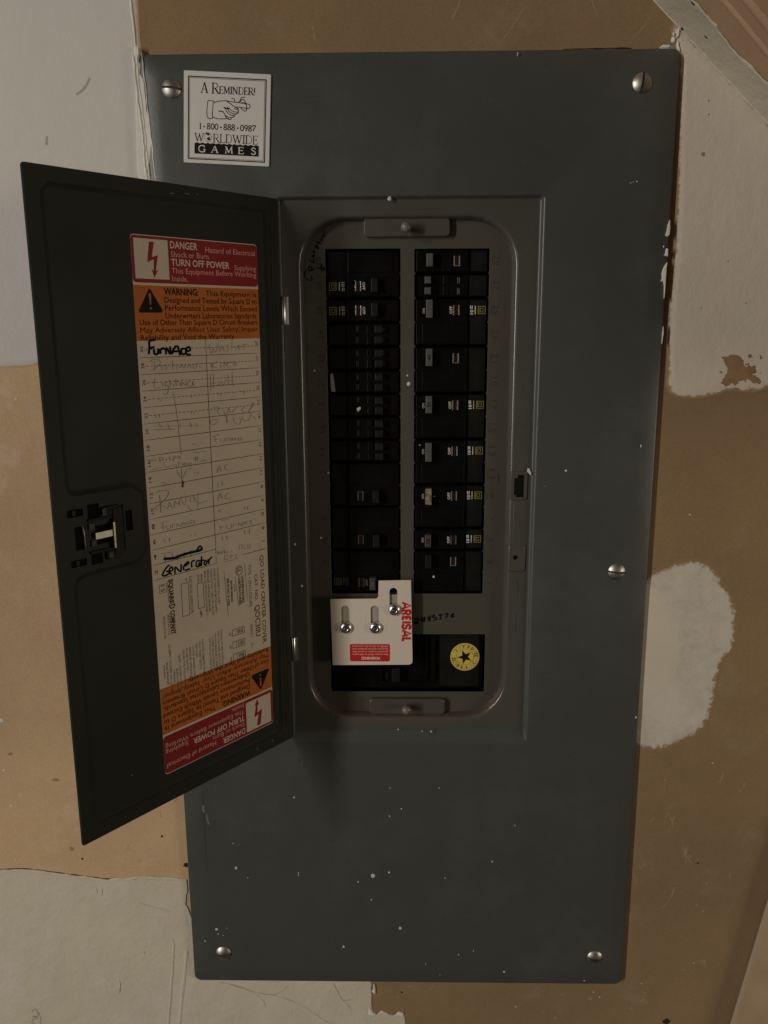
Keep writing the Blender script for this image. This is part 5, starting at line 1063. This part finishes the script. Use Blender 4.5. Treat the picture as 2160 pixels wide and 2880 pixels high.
# round yellow sticker
stk = thing("round_sticker", (242.4, 10, 308), "round yellow sticker with black star on the main breaker's right end", "sticker")
FS = Frame((242.4, 10.6, 308), (1, 0, 0), (0, 0, 1), (0, -1, 0)); n = 48
circ = lambda r, n=48: [(r * math.cos(2 * math.pi * i / n), r * math.sin(2 * math.pi * i / n)) for i in range(n)]
b = MB(); b.sheet(FS, circ(12.3), .1, thick=.1); b.build("disc", M['yellow'], stk)
b = MB()
a0 = math.radians(92)
b.sheet(FS, [((6.6 if i % 2 == 0 else 2.6) * math.cos(a0 + .35 + math.pi * i / 5), (6.6 if i % 2 == 0 else 2.6) * math.sin(a0 + .35 + math.pi * i / 5)) for i in range(10)], .15); b.build("star", M['ink'], stk)
b = MB(); b.loft([[FS(x, z, .14) for x, z in circ(7.35)], [FS(x, z, .14) for x, z in circ(7.15)]], smooth=False)
def arc(txt, mid, r0, r1, span):
    for i, c_ in enumerate(txt):
        if c_ == ' ': continue
        a = mid + (i - (len(txt) - 1) / 2) * span                     # degrees, counter-clockwise as seen, text foot outwards
        ar = math.radians(a); e = Vector((math.cos(ar), 0, math.sin(ar))); tg = Vector((-math.sin(ar), 0, math.cos(ar)))
        fr = Frame(FS.o, tg, e * -1, (0, -1, 0))
        w = .5 if c_ in '.I1/' else 1.02
        put_text(b, fr, c_, -w, w, -r1 - .2, -r0 + .3, .14, bold=.02)
arc("22/10 K.A.I.C.", 262, 8.4, 10.8, 11.5)
arc("22/10 K.A.I.C.", 80, 8.4, 10.8, 11.5)
b.build("lettering", M['ink'], stk)

# ================================================================ INTERLOCK PLATE
ilk = thing("interlock_plate", (160, 0, 306), "white stepped steel interlock plate with red lettering and three round screws", "interlock plate")
FI = wallframe(-1.5)
def slot(cx, z0, z1, r=3.4):
    return [(cx + r * math.cos(math.radians(a)), z1 - r + r * math.sin(math.radians(a))) for a in range(0, 181, 20)] + \
           [(cx + r * math.cos(math.radians(a)), z0 + r + r * math.sin(math.radians(a))) for a in range(180, 361, 20)]
sl = [slot(142.6, 334, 357.0, 3.3), slot(166.9, 334, 357.2, 3.4), slot(182.2, 350, 372.4, 3.2)]
b = MB(); b.sheet(FI, D['plate'], 0, holes=sl, thick=1.2, bevel=.15); b.build("plate", M['plate'], ilk)
# backing blocks seen through the slots, the shade there put into their colour
b = MB(); b.box(138.6, 146.6, 0.0, 6.9, 330, 361); b.box(162.5, 171.2, 0.0, 6.9, 330, 361); b.box(178.2, 186.2, .6, 6.9, 344, 366); b.build("spacer", M['spacer'], ilk)
for c in ((142.9, 338.4), (167.2, 338.4), (182.9, 353.9)):
    b = MB(); lathe(b, (c[0], -1.55, c[1]), (0, -1, 0), [(5.2, 0), (5.3, .5), (5.0, 1.4), (4.2, 2.4), (3.0, 3.1), (1.9, 3.35), (1.7, 2.6), (1.0, 1.9), (.1, 1.7)], 24)
    b.build("plate_screw", M['chrome'], ilk)
    b = MB()
    for a in (25, 115):
        ar = math.radians(a); e = Vector((math.cos(ar), 0, math.sin(ar)))
        fr = Frame((c[0], -4.93, c[1]), e, Vector((-e.z, 0, e.x)), (0, -1, 0)); b.box(-1.9, 1.9, 0.02 + a * .0001, -.3, -.4, .4, fr=fr)
    b.build("screw_recess", M['dirt'], ilk)
BLK = {'A': [[(0, 0), (.5, 1), (1, 0)], [(.22, .32), (.78, .32)]], 'R': [[(.1, 0), (.1, 1)], [(.1, .93), (.62, .93), (.86, .8), (.86, .6), (.62, .47), (.1, .47)], [(.5, .47), (.92, 0)]],
       'E': [[(.14, 0), (.14, 1)], [(.14, .93), (.92, .93)], [(.14, .5), (.8, .5)], [(.14, .07), (.92, .07)]], 'I': [[(.5, 0), (.5, 1)]],
       'S': [[(.9, .74), (.8, .92), (.45, .94), (.14, .84), (.16, .60), (.5, .5), (.84, .4), (.86, .16), (.55, .06), (.2, .08), (.1, .28)]], 'L': [[(.14, 1), (.14, 0)], [(.14, .07), (.9, .07)]]}
b = MB(); z = 360.4; k = 0
for c_, w_ in zip("AREISAL", (6.2, 5.2, 4.6, 1.9, 5.2, 6.2, 4.4)):
    for st in BLK[c_]:
        b.ribbon(FI, [(189.3 + 7.1 * py, z - .55 - (w_ - 1.0) * px) for px, py in st], 1.95, .05 + k * .006, taper=False, smooth_path=(c_ == 'S' or (c_ == 'R' and len(st) > 3))); k += 1
    z -= w_ + .18
b.build("lettering", M['red'], ilk)
b = MB(); b.sheet(FI, [(191.6, 331.2), (192.6, 330.3), (192.3, 331.3), (194.4, 330.9), (193.2, 332.0), (193.6, 331.3)], .09); b.build("bolt_mark", M['plate'], ilk)
random.seed(12); b = MB()
for i in range(16):
    x = random.uniform(133, 188); z = random.uniform(308, 360); a_ = random.choice([1.57, 1.57, random.uniform(0, 3.1)]) + random.uniform(-.2, .2); l_ = random.uniform(1.5, 7)
    b.ribbon(FI, [(x, z), (x + l_ * math.cos(a_), min(z + l_ * math.sin(a_), 361))], random.uniform(.12, .3), .02 + i * .001, jit=.6)
stuff(b.build("scuff", M['platescuff'], ilk))
b = MB(); b.sheet(FI, rrect(145.9, 179.2, 308.7, 324.0, 1.6, 4), .04); b.build("warning_decal", M['red'], ilk)
b = MB(); put_text(b, FI, "WARNING!", 155.4, 171.2, 310.3, 312.7, .08, bold=.03, rot=180)
for i, t_ in enumerate(("Main breaker MUST be OFF before", "generator breaker is turned ON.", "Generator and main breakers must", "NEVER be ON at the same time!")):
    put_text(b, FI, t_, 147.8, 177.6, 314.2 + i * 2.35, 315.6 + i * 2.35, .08, rot=180)
b.build("lettering", M['lprint_w'], ilk)

for o in bpy.data.objects:
    if '_b' in o: del o['_b']
